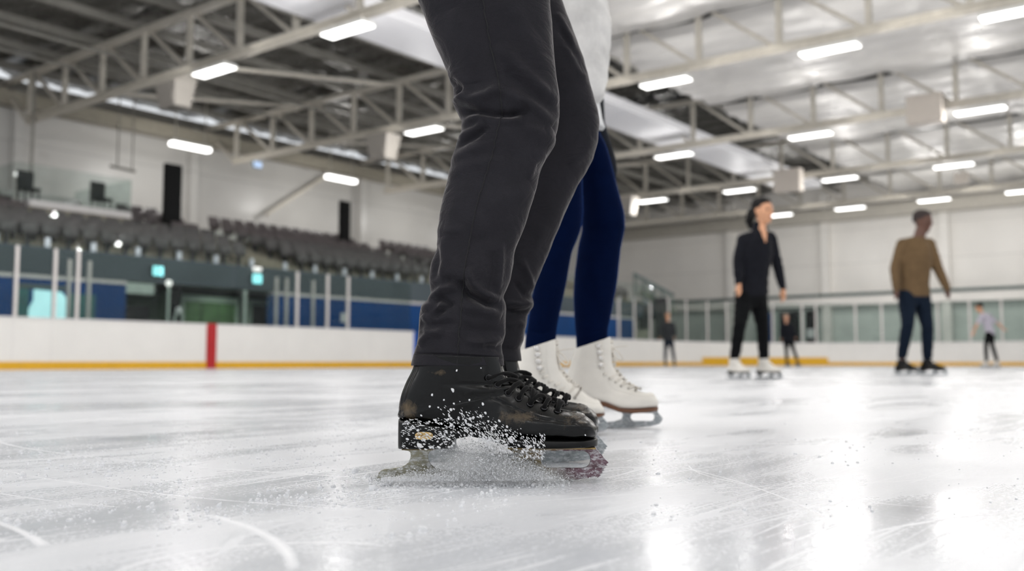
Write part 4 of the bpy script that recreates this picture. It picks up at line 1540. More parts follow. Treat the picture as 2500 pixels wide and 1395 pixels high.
def build_black_skate(parent, loc, blade):
    sk = sub('skate', parent, loc)
    pr = [(1014, 868, 1226, 872, .044, 2.1), (1006, 900, 1234, 903, .043, 2.1), (990, 933, 1246, 921, .041, 2.2), (978, 966, 1258, 935, .0395, 2.4), (973, 1000, 1270, 946, .038, 2.6), (979, 1020, 1283, 955, .037, 3.4), (1050, 1030, 1302, 967, .036, 4), (1130, 1045, 1330, 980, .0375, 4),
          (1220, 1062, 1366, 994, .043, 4), (1310, 1067, 1398, 1003, .047, 4), (1375, 1068, 1420, 1009, .047, 4), (1420, 1068, 1440, 1020, .041, 3.6), (1446, 1067, 1452, 1036, .028, 3), (1456, 1063, 1457, 1050, .012, 2.2)]
    B = Boot([(bx(a), bz(b), bx(c), bz(d), w, e) for a, b, c, d, w, e in pr], 190, 150)
    nu = B.V.shape[0]
    t = np.repeat(B.t[None, :], nu, 0)
    u = np.repeat(np.linspace(0, 1, nu)[:, None], B.V.shape[1], 1)
    # raised facing around the laces, with its stitched edge
    te = np.interp(u, [0, 0.2, 0.33, 0.48, 0.62, 0.74, 0.80], [0.80, 0.80, 0.78, 0.74, 0.68, 0.72, 1.02])
    r = np.clip((t - te) / 0.015, 0, 1)
    D = r * 0.0013 - 0.0020 * np.exp(-((t - te + 0.010) / 0.008) ** 2) * (u < 0.79)
    # lacing gap over the tongue
    gap = np.clip((t - 0.955) / 0.012, 0, 1) * np.clip((0.72 - u) / 0.04, 0, 1)
    D -= gap * 0.003
    # ankle creases, heel seam and soft hollows
    D -= 0.0016 * np.exp(-((u - 0.13 - 0.10 * t) / 0.02) ** 2) * np.clip((t - 0.35) / 0.2, 0, 1)
    D += 0.0016 * np.exp(-((u - 0.19 - 0.10 * t) / 0.03) ** 2) * np.clip((t - 0.45) / 0.2, 0, 1)
    D -= 0.0012 * np.exp(-((t - 0.05 - 0.0 * u) / 0.012) ** 2) * (u < 0.36)
    D += 0.0006 * np.sin(u * 41 + 5 * t) * np.sin(t * 9 + u * 17) * (u > 0.35)
    B.displace(D)
    up = grid_mesh('boot', B.V[:, ::-1], M['bootblack'], sk)
    N = B.normals()
    # eyelets and laces
    eye_px = [(1192, 921), (1215, 938), (1241, 957), (1266, 970), (1294, 984), (1327, 993.5), (1358, 1000)]
    el, er, ring = [], [], MB()
    for px, py in eye_px:
        i, j = B.near(bx(px), bz(py), -1)
        p, n = Vector(B.V[i, j]), Vector(N[i, j])
        el.append((p, n))
        j2 = (-j) % B.V.shape[1]
        er.append((Vector(B.V[i, j2]), Vector(N[i, j2])))
    for p, n in el + er:
        a = n.orthogonal().normalized()
        c = n.cross(a)
        MB().tube([p + n * 0.0006 + (a * math.cos(k * PI / 9) + c * math.sin(k * PI / 9)) * 0.0036 for k in range(18)], 0.0011, 8, closed=True).build('eyelet', M['eyelet'], sk, smooth=True)
    lace = MB()

    def strand(k0, s0, k1, s1, lift):
        p, n = (el, er)[s0][k0]
        q, m = (el, er)[s1][k1]
        top = (p + q) / 2
        top = Vector((top.x, 0, max(p.z, q.z)))
        i = int(np.argmin(np.abs(B.V[:, B.V.shape[1] // 2, 0] - top.x) + np.abs(B.V[:, B.V.shape[1] // 2, 2] - top.z)))
        c = Vector(B.V[i, B.V.shape[1] // 2])
        nn = Vector((B.P[i, 2] - B.P[i, 0], 0, B.P[i, 3] - B.P[i, 1])).normalized()
        apex = c + nn * (0.0075 + lift)
        pts = [p - n * 0.001, p + n * 0.003]
        for f in (0.35, 0.7):
            y = p.y * (1 - f)
            b0 = (p + n * 0.0038).lerp(apex, f)
            pts.append(Vector((b0.x, y, b0.z + 0.005 * math.sin(f * PI))) + nn * 0.002)
        pts.append(apex)
        for f in (0.7, 0.35):
            b0 = (q + m * 0.0038).lerp(apex, f)
            pts.append(Vector((b0.x, q.y * (1 - f), b0.z + 0.005 * math.sin(f * PI))) + nn * 0.002)
        pts += [q + m * 0.003, q - m * 0.001]
        P = catmull(np.array([tuple(x) for x in pts]), 40)
        lace.tube(P, 0.0029, 8)

    for k in range(7):
        strand(k, 0, k, 1, 0.001)
    for k in range(6):
        strand(k, 0, k + 1, 1, 0.003) if k % 2 == 0 else strand(k + 1, 0, k, 1, 0.003)
    lace.build('laces', M['lace'], sk, smooth=True)
    # sole with stacked heel
    sec = [(975.5, 1093, 1020, .018), (979, 1093, 1020, .026), (990, 1093, 1021, .032), (1030, 1093, 1025, .0345), (1080, 1092, 1034, .034), (1103, 1091, 1038, .033), (1112, 1068, 1041, .032), (1150, 1061, 1046, .0315), (1200, 1071, 1056, .036), (1236, 1083, 1062, .042), (1300, 1089, 1066, .047), (1370, 1089, 1067, .0475), (1420, 1088, 1067, .041), (1446, 1087, 1067, .029), (1455, 1086, 1067, .018), (1458, 1085, 1068, .008)]
    sole_loft([(bx(a), bz(b), bz(c), w) for a, b, c, w in sec], M['bootsole'], 'sole', sk)
    # blade
    ol = [(921, 1171), (923, 1161), (927, 1152), (932, 1148), (940, 1145), (960, 1143), (980, 1140), (990, 1135), (998, 1128), (1003, 1118), (1004, 1110), (1003, 1103), (998, 1099), (985, 1097), (985, 1092.5), (1064, 1092.5), (1064, 1097), (1052, 1099), (1047, 1103), (1044, 1112), (1046, 1124), (1052, 1134), (1062, 1142), (1080, 1147), (1130, 1150), (1180, 1150), (1215, 1146), (1235, 1138), (1248, 1126), (1254, 1112), (1250, 1100), (1240, 1092), (1240, 1088), (1452, 1088),
          (1455, 1093), (1468, 1110), (1477, 1121), (1484, 1128), (1478, 1132), (1481, 1135), (1474, 1138), (1477, 1141), (1471, 1144), (1474, 1147), (1467, 1150), (1470, 1153), (1463, 1156), (1465, 1159), (1458, 1164), (1452, 1161), (1430, 1166), (1390, 1171), (1300, 1174), (1200, 1175), (1100, 1174), (1000, 1172.5)]
    hole = rrect(bx(1319), bz(1142), bx(1442), bz(1099), bz(1099) - bz(1120))
    flat_shape('blade', [(bx(a), bz(b)) for a, b in ol], [hole], 0.0040, blade, sk)
    MB().box((bx(985), -.022, bz(1094.5)), (bx(1064), .022, bz(1091.5))).build('heel_plate', M['plate'], sk, bevel=0.0008)
    MB().box((bx(1240), -.03, bz(1091.5)), (bx(1450), .03, bz(1087))).build('front_plate', M['plate'], sk, bevel=0.0008)
    # oval badge on the heel
    i = None
    cx, cz = bx(1041), bz(1058)
    yb = -0.0346
    ovl = [(cx + 0.0108 * math.copysign(abs(math.cos(a)) ** .75, math.cos(a)), cz + 0.0045 * math.copysign(abs(math.sin(a)) ** .75, math.sin(a))) for a in np.linspace(0, 2 * PI, 40, endpoint=False)]
    bd = flat_shape('badge', ovl, [], 0.0008, M['brass'], sk, 0.0003)
    bd.location = (0, yb - 0.0006, 0)
    ink = MB()
    for (px, py, w, h, kind) in ((1026.5, 1056.5, 3.5, 5, 'o'), (1031, 1057, 3, 5, 'r'), (1036.7, 1057.5, 4.6, 8, '8'), (1042.5, 1057.5, 3.5, 5, '/'), (1047, 1057.5, 4.5, 5, 'o'), (1051.5, 1057.5, 2.5, 6, '4'), (1058.3, 1058.5, 4, 4.6, 'o')):
        x, z, ww, hh = bx(px), bz(py), w * 0.000525 / 2, h * 0.000525 / 2
        y = yb - 0.0014
        if kind in 'o8':
            cs = [(z, hh)] if kind == 'o' else [(z + hh * .5, hh * .5), (z - hh * .5, hh * .5)]
            for c, h2 in cs:
                ink.tube([(x + ww * math.cos(k * PI / 8), y, c + h2 * math.sin(k * PI / 8)) for k in range(16)], 0.00026, 5, closed=True)
        elif kind == 'r':
            ink.tube([(x - ww, y, z - hh), (x - ww, y, z + hh), (x + ww * .6, y, z + hh * .7), (x + ww * .5, y, z + hh * .1), (x - ww, y, z), (x + ww, y, z - hh)], 0.00025, 5)
        elif kind == '/':
            ink.tube([(x - ww, y, z - hh), (x + ww * .2, y, z + hh), (x + ww, y, z - hh)], 0.00025, 5)
        else:
            ink.tube([(x + ww, y, z - hh), (x + ww, y, z + hh), (x - ww, y, z - hh * .2), (x + ww * 1.5, y, z - hh * .2)], 0.00025, 5)
    ink.build('badge_lettering', M['badgeink'], sk)
    return sk


x975 = float(lpx([975], [1100], D1)[0][0])
build_black_skate(man, (x975 - o1[0], 0, 0.0005), M['blade1'])
build_black_skate(man, (x975 - o1[0] + 0.022, D2 - D1, 0.0005), M['blade2'])

# body of the man: one continuous skin from the shins up, mostly inside the clothes
def zc(py, d=D1):
    return float(lpx([1200], [py], d)[1][0])


def xl(px, py, d=D1):
    return float(lpx([px], [py], d)[0][0]) - o1[0]


b = MB()
for Vx in (V, V2):
    m = len(Vx)
    idx = [m - 1, int(m * .85), int(m * .7), int(m * .52), int(m * .33), 20]
    P = [Vector(Vx[i].mean(0)) for i in idx]
    R_ = [0.55 * float(np.abs(Vx[i, :, 1] - Vx[i, :, 1].mean()).max()) for i in idx]
    b.limb([P[0] + Vector((-.01, 0, -.05))] + P, [.03] + R_)
tz = hipz + 0.12
b.loft([[(cxh - .01 + dx + rx * math.cos(2 * PI * k / 28), 0.10 + ry * math.sin(2 * PI * k / 28), tz + dz) for k in range(28)] for dz, rx, ry, dx in
        ((-.2, .06, .09, 0), (-.1, .1, .14, 0), (.0, .105, .15, 0), (.15, .1, .14, .02), (.32, .11, .165, .04), (.45, .1, .17, .05), (.52, .07, .12, .055), (.56, .05, .06, .06))])
b.limb([(cxh + .05, .10, tz + .5), (cxh + .075, .10, tz + .66)], [.055, .055])
hc = Vector((cxh + .1, .10, tz + .74))
b.ellip(hc, (.098, .075, .118), 20, 14)
b.ellip(hc + Vector((.03, 0, -.06)), (.06, .055, .06), 16, 10)
b.ellip(hc + Vector((.1, 0, -.015)), (.018, .013, .022))
for s in (-1, 1):
    b.ellip(hc + Vector((-.005, s * .076, -.01)), (.02, .01, .03))
    sh = Vector((cxh + .05, .10 + s * .17, tz + .46))
    elb = sh + Vector((-.06, s * .05, -.28))
    wr = elb + Vector((.1, s * .0, -.23))
    b.limb([sh, elb, wr], [.05, .042, .028])
    pm = wr + Vector((.02, 0, -.05))
    b.limb([wr, pm], [.024, .032])
    for q in range(4):
        f0 = pm + Vector((-.032 + .0215 * q, 0, -.025))
        ln = (.055, .065, .062, .05)[q]
        b.limb([f0, f0 + Vector((.004, s * -.006, -ln * .55)), f0 + Vector((.006, s * -.02, -ln))], [.0085, .008, .0065], 8)
    b.limb([pm + Vector((.026, s * -.012, .02)), pm + Vector((.04, s * -.02, -.01)), pm + Vector((.045, s * -.025, -.035))], [.01, .009, .007], 8)
remesh_build(b, 'body', M['skin'], man, 0.0055, 3)
b = MB()
b.loft([[(cxh - .01 + dx + rx * math.cos(2 * PI * k / 28), 0.10 + ry * math.sin(2 * PI * k / 28), tz + dz) for k in range(28)] for dz, rx, ry, dx in
        ((-.02, .15, .185, 0), (.0, .155, .19, 0), (.15, .145, .18, .02), (.32, .14, .2, .04), (.45, .125, .2, .05), (.52, .09, .15, .055), (.57, .07, .08, .06))])
for s in (-1, 1):
    sh = Vector((cxh + .05, .10 + s * .17, tz + .46))
    elb = sh + Vector((-.06, s * .05, -.28))
    wr = elb + Vector((.1, s * .0, -.23))
    b.limb([sh, elb, wr], [.072, .06, .045])
remesh_build(b, 'jacket', M['fleece'], man, 0.012, 5)
b = MB()
b.ellip(hc + Vector((-.015, 0, .025)), (.1, .082, .112), 20, 14)
b.build('hair', M['hairdark'], man, smooth=True)

# ------------------------------------------------------------------ the skater in blue leggings and white boots
E1, E2 = 2.22, 2.02      # forward distance of the right-hand and of the left-hand boot
o2 = (L(1400, 1040, 2.12).x, 2.12)
LOC2 = RT * o2[0] + FW * 2.12
sk8 = thing('person', 'person in navy leggings, pale sweater and white skates behind the dark trousers', 'person', (LOC2.x, LOC2.y, 0), ROTZ)
Lb = [(180, 1385), (260, 1395), (345, 1402), (430, 1413), (500, 1419), (560, 1421), (600, 1412), (660, 1404), (720, 1400), (800, 1403), (825, 1406), (862, 1408)]
Rb = [(180, 1430), (262, 1438), (300, 1452), (330, 1466), (350, 1478), (390, 1490), (430, 1500), (480, 1513), (520, 1524), (555, 1526), (610, 1515), (680, 1508), (740, 1497), (790, 1488), (805, 1484), (830, 1484), (862, 1478)]
fold2 = [([(1405, 806), (1440, 812), (1485, 806)], 4, -2.5), ([(1430, 440), (1460, 500), (1475, 560)], 20, 3), ([(1420, 560), (1460, 575), (1520, 560)], 14, -2), ([(1440, 620), (1450, 700), (1445, 780)], 16, 2)]
leg = sub('leggings', sk8)
Va, PXa, PYa = leg_tube(Lb, Rb, 262, 862, 260, 120, lambda p: np.interp(p, [180, 560, 860], [E1 - .04, E1 - .03, E1]), 0.85, fold2, (o2[0], 2.12), 2.05, 9, 0.25, 5)
grid_mesh('near_leg', Va[:, ::-1], M['legging'], leg)
Rc = [(180, 1400), (430, 1422), (520, 1424), (555, 1420), (585, 1409), (615, 1396), (680, 1385), (740, 1372), (800, 1360), (830, 1357), (870, 1353)]
Lc = [(180, 1305), (430, 1320), (560, 1322), (640, 1312), (700, 1303), (770, 1291), (835, 1282), (870, 1280)]
Vb, PXb, PYb = leg_tube(Lc, Rc, 262, 868, 260, 120, lambda p: np.interp(p, [180, 560, 868], [E2 + .1, E2 + .05, E2]), 0.85, [([(1283, 808), (1320, 816), (1358, 806)], 4, -2.5)], (o2[0], 2.12), 2.05, 9, 0.25, 6)
grid_mesh('far_leg', Vb[:, ::-1], M['legging'], leg)


def build_white_skate(parent, d, pr, sec, ol, holes, eyes, hooks, contact, bow):
    x0 = float(lpx([1400], [1000], d)[0][0])
    dz = float(lpx([1400], [contact], d)[1][0])
    X = lambda p, q=950: float(lpx([p], [q], d)[0][0]) - x0
    Z = lambda q: float(lpx([1400], [q], d)[1][0]) - dz
    sk = sub('skate', parent, (x0 - o2[0], d - o2[1], 0.0005))
    B = Boot([(X(a, b_), Z(b_), X(c, e), Z(e), w, ex) for a, b_, c, e, w, ex in pr], 130, 96)
    nu = B.V.shape[0]
    t = np.repeat(B.t[None, :], nu, 0)
    u = np.repeat(np.linspace(0, 1, nu)[:, None], B.V.shape[1], 1)
    te = np.interp(u, [0, 0.25, 0.45, 0.62, 0.72, 0.78], [0.70, 0.70, 0.68, 0.72, 0.8, 1.02])
    D = np.clip((t - te) / 0.02, 0, 1) * 0.0012
    D -= 0.0008 * np.exp(-((t - te + 0.015) / 0.012) ** 2)
    gap = np.clip((t - 0.93) / 0.015, 0, 1) * np.clip((0.70 - u) / 0.04, 0, 1)
    D -= gap * 0.003
    D -= 0.001 * np.exp(-((t - 0.07) / 0.015) ** 2) * (u < 0.4)
    B.displace(D)
    grid_mesh('boot', B.V[:, ::-1], M['bootwhite'], sk)
    N = B.normals()
    el, er, ring = [], [], MB()
    for px, py in eyes:
        i, j = B.near(X(px, py), Z(py), -1)
        j2 = (-j) % B.V.shape[1]
        el.append((Vector(B.V[i, j]), Vector(N[i, j])))
        er.append((Vector(B.V[i, j2]), Vector(N[i, j2])))
    for p, n in el + er:
        MB().ellip(p, (.0028, .0028, .0028), 8, 6).build('eyelet', M['eyelet'], sk, smooth=True)
    hk, hl, hr = MB(), [], []
    for px, py in hooks:
        i, j = B.near(X(px, py), Z(py), -1)
        j2 = (-j) % B.V.shape[1]
        for jj, lst in ((j, hl), (j2, hr)):
            p, n = Vector(B.V[i, jj]), Vector(N[i, jj])
            MB().ellip(p + n * .003, (.0058, .004, .0058), 10, 8).build('lace_hook', M['hook'], sk, smooth=True)
            lst.append((p, n))
    la = MB()
    A_, B_ = hl + el, hr + er
    for k in range(len(A_)):
        for (p, n), (q, m) in (((A_[k]), (B_[k])), ((A_[k]), (B_[min(k + 1, len(B_) - 1)]))):
            i = int(np.argmin(np.abs(B.V[:, B.V.shape[1] // 2, 0] - (p.x + q.x) / 2 - .012) + np.abs(B.V[:, B.V.shape[1] // 2, 2] - (p.z + q.z) / 2 - .012)))
            c = Vector(B.V[i, B.V.shape[1] // 2]) + Vector((.004, 0, .003))
            pts = [p, p + n * .003, (p + n * .004).lerp(c, .5) + Vector((.003, 0, .003)), c, (q + m * .004).lerp(c, .5) + Vector((.003, 0, .003)), q + m * .003, q]
            la.tube(catmull(np.array([tuple(x) for x in pts]), 24), 0.0019, 7)
    c0 = Vector((X(bow[0], bow[1]), -.008, Z(bow[1])))
    for dx, dz_, ln in ((.03, -.022, 1.0), (.012, -.036, 1.0), (-.012, -.05, 0.9)):
        e = Vector((dx, -.006, dz_)) * ln
        s = Vector((.004, 0, .006))
        la.tube(catmull(np.array([tuple(c0), tuple(c0 + e * .4 + s), tuple(c0 + e), tuple(c0 + e * .75 - s), tuple(c0 + Vector((0, .003, -.002)))]), 24), 0.0016, 7)
    la.tube(catmull(np.array([tuple(c0), tuple(c0 + Vector((.02, -.004, .006))), tuple(c0 + Vector((.04, -.006, .008)))]), 12), 0.0015, 6)
    la.build('laces', M['lacewhite'], sk, smooth=True)
    sole_loft([(X(a, b_), Z(b_), Z(c), w) for a, b_, c, w in sec], M['solebrown'], 'sole', sk)
    flat_shape('blade', [(X(a, b_), Z(b_)) for a, b_ in ol], [rrect(X(h[0], h[1]), Z(h[3]), X(h[2], h[1]), Z(h[1]), (Z(h[1]) - Z(h[3])) * .48) for h in holes], 0.004, M['blade2'], sk)


pr = [(1404, 846, 1492, 817, .036, 2.1), (1400, 862, 1495, 845, .035, 2.1), (1392, 885, 1498, 880, .034, 2.1), (1385, 912, 1510, 905, .033, 2.3), (1381, 940, 1528, 925, .032, 2.6), (1386, 958, 1543, 936, .031, 3.2), (1420, 966, 1553, 943, .031, 4), (1465, 976, 1567, 950, .035, 4), (1510, 992, 1582, 953, .040, 4), (1550, 993, 1594, 957, .040, 4), (1580, 990, 1601, 965, .034, 3.6), (1597, 988, 1605, 975, .022, 3), (1604, 986, 1606, 981, .010, 2.2)]
sec = [(1381, 1003, 956, .016), (1386, 1003, 956, .026), (1400, 1003, 958, .029), (1425, 1000, 963, .028), (1445, 988, 970, .027), (1475, 988, 974, .031), (1508, 1000, 990, .037), (1540, 1003, 992, .041), (1570, 1001, 990, .038), (1592, 999, 988, .028), (1603, 998, 987, .014), (1606, 996, 987, .006)]
ol = [(1372, 1037), (1376, 1030), (1392, 1025), (1396, 1015), (1392, 1003), (1430, 1001), (1428, 1018), (1436, 1026), (1465, 1028), (1500, 1024), (1518, 1018), (1521, 1008), (1518, 1002), (1604, 997), (1606, 1003), (1612, 1010), (1618, 1017), (1615, 1020), (1616, 1023), (1612, 1025), (1612, 1028), (1604, 1031), (1590, 1035), (1550, 1038.5), (1490, 1040), (1420, 1039.5)]
build_white_skate(sk8, E1, pr, sec, ol, [(1539, 1003, 1598, 1023)], [(1463, 894), (1472, 908), (1485, 919), (1499, 928), (1514, 936), (1531, 943), (1548, 949)], [(1457, 840), (1459, 854), (1462, 870), (1464, 886)], 1040, (1487, 848))
dx = -132
pr2 = [(1268, 851, 1358, 822, .038, 2.1), (1262, 868, 1361, 845, .037, 2.1), (1252, 892, 1365, 880, .036, 2.1), (1245, 920, 1377, 905, .035, 2.3), (1242, 950, 1396, 926, .034, 2.6), (1247, 970, 1412, 938, .033, 3.2), (1285, 980, 1424, 948, .033, 4), (1335, 992, 1440, 960, .037, 4), (1380, 1003, 1453, 967, .042, 4), (1420, 1005, 1463, 975, .042, 4), (1448, 1004, 1470, 985, .036, 3.6), (1466, 1003, 1474, 993, .024, 3), (1473, 1001, 1475, 997, .011, 2.2)]
sec2 = [(1243, 1018, 968, .016), (1250, 1018, 968, .027), (1270, 1018, 971, .03), (1290, 1014, 977, .03), (1310, 1003, 983, .029), (1340, 1002, 989, .033), (1376, 1012, 1001, .039), (1410, 1014, 1003, .043), (1440, 1013, 1003, .039), (1462, 1011, 1002, .029), (1473, 1009, 1001, .014), (1475.5, 1007, 1001, .006)]
ol2 = [(1236, 1052), (1240, 1045), (1258, 1040), (1262, 1030), (1258, 1018), (1296, 1016), (1294, 1034), (1302, 1041), (1332, 1043), (1366, 1039), (1384, 1032), (1386, 1022), (1384, 1014), (1470, 1010), (1473, 1015), (1479, 1022), (1485, 1030), (1482, 1033), (1483, 1036), (1479, 1039), (1479, 1042), (1470, 1046), (1455, 1050), (1415, 1054), (1355, 1055), (1285, 1054)]
build_white_skate(sk8, E2, pr2, sec2, ol2, [(1404, 1016, 1464, 1037)], [(1317, 903), (1326, 916), (1339, 926), (1353, 936), (1368, 946), (1384, 956), (1402, 963)], [(1309, 844), (1311, 860), (1312, 877), (1315, 892)], 1055, (1352, 855))


def x2(px, py, d=2.2):
    return float(lpx([px], [py], d)[0][0]) - o2[0]


def z2(py, d=2.2):
    return float(lpx([1400], [py], d)[1][0])


# skirt, shirt hem and sweater
def ringset(rows, d, n=48, ratio=0.75, wav=0.0):
    out = []
    for k, (py, xl_, xr_) in enumerate(rows):
        c, w = (x2(xl_, py, d) + x2(xr_, py, d)) / 2, (x2(xr_, py, d) - x2(xl_, py, d)) / 2
        out.append([(c + w * math.cos(2 * PI * j / n) * (1 + wav * math.sin(5 * 2 * PI * j / n + k)), d - o2[1] + w * ratio * math.sin(2 * PI * j / n), z2(py, d)) for j in range(n)])
    return out


MB().loft(ringset([(240, 1310, 1474), (300, 1304, 1476), (330, 1300, 1484), (355, 1300, 1492), (390, 1302, 1503), (415, 1306, 1508), (435, 1312, 1506), (441, 1330, 1500)], 2.30, 60, 0.8, 0.012)).build('skirt', M['navyskirt'], sk8, smooth=True)
MB().loft(ringset([(215, 1300, 1463), (255, 1298, 1464), (290, 1297, 1470), (312, 1296, 1477), (316, 1298, 1474)], 2.24, 48, 0.8)).build('shirt_hem', M['shirt'], sk8, smooth=True)
b = MB()
rows = [(252, 1300, 1464), (246, 1290, 1470), (228, 1284, 1478), (190, 1278, 1485), (130, 1268, 1490), (70, 1262, 1493), (20, 1258, 1486), (-50, 1254, 1474), (-140, 1250, 1464), (-240, 1256, 1454), (-310, 1262, 1440), (-350, 1280, 1418), (-365, 1310, 1390)]
b.loft(ringset(rows, 2.2, 48, 0.85))
shz = z2(-290)
for s in (-1, 1):
    p = Vector((x2(1350, -290), 2.22 - o2[1] + s * .12, shz))
    b.limb([p, p + Vector((-.06, s * .05, -.22)), p + Vector((.02, s * .04, -.42))] if s > 0 else [p, p + Vector((-.05, s * .03, -.2)), p + Vector((-.12, s * .02, -.4))], [.058, .05, .036])
remesh_build(b, 'sweater', M['sweater'], sk8, 0.010, 4, 0.0015, 30)
b = MB()
for Vx in (Va, Vb):
    P = [Vx[i].mean(0) for i in (len(Vx) - 1, len(Vx) * 3 // 4, len(Vx) // 2, len(Vx) // 4, len(Vx) // 8)]
    b.limb([Vector(p) for p in P], [.016, .02, .022, .022, .02])
b.loft(ringset([(300, 1340, 1400), (200, 1325, 1415), (60, 1310, 1430), (-140, 1290, 1430), (-280, 1300, 1420), (-330, 1330, 1390)], 2.2, 28, 0.7))
nk = Vector((x2(1356, -330), 2.22 - o2[1], z2(-350)))
b.limb([nk, nk + Vector((.02, 0, .1))], [.045, .045])
hc2 = nk + Vector((.045, 0, .18))
b.ellip(hc2, (.09, .07, .11), 20, 14)
b.ellip(hc2 + Vector((.03, 0, -.055)), (.055, .05, .055), 16, 10)
b.ellip(hc2 + Vector((.093, 0, -.015)), (.016, .012, .02))
for s in (-1, 1):
    p = Vector((x2(1350, -290), 2.22 - o2[1] + s * .12, shz))
    wr = p + (Vector((.02, s * .04, -.42)) if s > 0 else Vector((-.12, s * .02, -.4)))
    b.limb([p, p + Vector((-.055, s * .04, -.21)), wr], [.04, .034, .024])
    pm = wr + Vector((.01, 0, -.05))
    b.limb([wr, pm], [.02, .028])
    for q in range(4):
        f0 = pm + Vector((-.029 + .0195 * q, 0, -.02))
        ln = (.048, .058, .055, .045)[q]
        b.limb([f0, f0 + Vector((.003, s * -.006, -ln * .55)), f0 + Vector((.005, s * -.018, -ln))], [.008, .0075, .0065], 8)
    b.limb([pm + Vector((.018, s * -.01, .02)), pm + Vector((.036, s * -.018, -.01)), pm + Vector((.04, s * -.022, -.03))], [.009, .008, .0065], 8)
remesh_build(b, 'body', M['skin'], sk8, 0.005, 3)
b = MB()
b.ellip(hc2 + Vector((-.015, 0, .02)), (.098, .08, .108), 20, 14)
b.limb([hc2 + Vector((-.09, 0, .0)), hc2 + Vector((-.12, 0, -.12)), hc2 + Vector((-.1, 0, -.22))], [.03, .035, .015])
b.build('hair', M['hairdark'], sk8, smooth=True)
# ------------------------------------------------------------------ skaters further off
def small_skate(parent, at, toe, L_=0.27, up=None, sole=None, blade=None, shaft=0.2, lean=0.0):
    """ankle-high boot with sole and blade; toe: unit direction on the ice"""
    sk = sub('skate', parent, at)
    sk.rotation_euler = (0, 0, math.atan2(toe[1], toe[0]))
    s = L_ / 0.27
    pr = [(-.075, .07 + shaft, .03, .075 + shaft, .046, 2.1), (-.078, .06 + shaft * .6, .035, .07 + shaft * .6, .044, 2.1), (-.09, .12, .05, .15, .04, 2.3), (-.1, .085, .075, .13, .036, 2.8), (-.06, .068, .09, .12, .036, 4), (.02, .062, .12, .108, .041, 4), (.08, .06, .145, .098, .046, 4), (.13, .062, .162, .085, .036, 3.4), (.16, .066, .17, .075, .014, 2.2)]
    B = Boot([(a * s, b_, c * s, e, w, x) for a, b_, c, e, w, x in pr], 40, 32)
    grid_mesh('boot', B.V[:, ::-1], up, sk)
    sole_loft([(-.1 * s, .045, .075, .02), (-.085 * s, .04, .075, .034), (-.04 * s, .045, .072, .034), (-.01 * s, .058, .068, .033), (.05 * s, .054, .064, .042), (.12 * s, .054, .064, .042), (.155 * s, .056, .066, .028), (.168 * s, .058, .068, .012)], sole, 'sole', sk)
    ol = [(-.13 * s, 0.002), (-.128 * s, .014), (-.09 * s, .018), (-.082 * s, .042), (-.05 * s, .042), (-.055 * s, .022), (-.01 * s, .02), (.03 * s, .024), (.045 * s, .055), (.155 * s, .056), (.185 * s, .024), (.178 * s, .01), (.13 * s, .002), (0, 0)]
    flat_shape('blade', ol, [rrect(.075 * s, .02, .14 * s, .045, .011, 4)], 0.005, blade, sk)
    return sk


def hand(b, wr, dirv, side, r=1.0, curl=0.35):
    wr, d, s = Vector(wr), Vector(dirv).normalized(), Vector(side).normalized()
    n = d.cross(s).normalized()
    pm = wr + d * .055 * r
    b.limb([wr - d * .01, wr + d * .03 * r], [.022 * r, .027 * r], 10)
    for q, (off, ln) in enumerate(((-.03, .058), (-.011, .07), (.009, .066), (.028, .052))):
        b.limb([wr + d * .015 * r + s * off * r * .6, pm + s * off * r + d * .025 * r], [.014 * r, .012 * r], 8)
        f0 = pm + s * off * r + d * .03 * r
        f1 = f0 + (d + n * curl * .6).normalized() * ln * .5 * r
        f2 = f1 + (d + n * curl * 2).normalized() * ln * .5 * r
        b.limb([f0, f1, f2], [.0095 * r, .009 * r, .0075 * r], 8)
    t0 = wr + d * .03 * r - s * .028 * r
    b.limb([t0, t0 - s * .022 * r + d * .03 * r + n * .008, t0 - s * .022 * r + d * .058 * r + n * .02], [.012 * r, .0105 * r, .008 * r], 8)


def head_shape(b, c, yaw, s=1.0, tilt=0.0):
    """skull, jaw, nose, brow and ears; yaw turns the face from the local +X axis; tilt > 0 looks down"""
    Mx = Matrix.Rotation(yaw, 3, 'Z') @ Matrix.Rotation(tilt, 3, 'Y')
    c = Vector(c)
    T = lambda x, y, z: c + Mx @ Vector((x * s, y * s, z * s))
    rows = [(-.118, .045, .022, .02), (-.108, .042, .042, .036), (-.09, .034, .058, .048), (-.06, .02, .078, .061), (-.03, .008, .09, .068), (.0, .0, .096, .072), (.03, -.004, .099, .075), (.06, -.008, .096, .074), (.085, -.011, .084, .066), (.105, -.013, .06, .05), (.117, -.014, .025, .022)]
    b.loft([[T(dx + rx * math.cos(2 * PI * k / 24), ry * math.sin(2 * PI * k / 24), z) for k in range(24)] for z, dx, rx, ry in rows])
    b.limb([T(.095, 0, .02), T(.108, 0, -.01), T(.114, 0, -.026)], [.009 * s, .012 * s, .015 * s], 8)
    b.limb([T(.086, -.035, .027), T(.1, 0, .03), T(.086, .035, .027)], [.01 * s] * 3, 8)
    b.limb([T(.088, -.018, -.062), T(.1, 0, -.06), T(.088, .018, -.062)], [.009 * s] * 3, 8)
    b.limb([T(.07, 0, -.1), T(.085, 0, -.1)], [.02 * s, .017 * s], 8)
    for q in (-1, 1):
        b.limb([T(-.004, q * .072, .012), T(-.008, q * .08, -.006), T(.0, q * .074, -.03)], [.012 * s, .013 * s, .009 * s], 8)
        b.limb([T(.07, q * .04, -.015), T(.06, q * .052, -.025)], [.018 * s, .018 * s], 8)
    return T


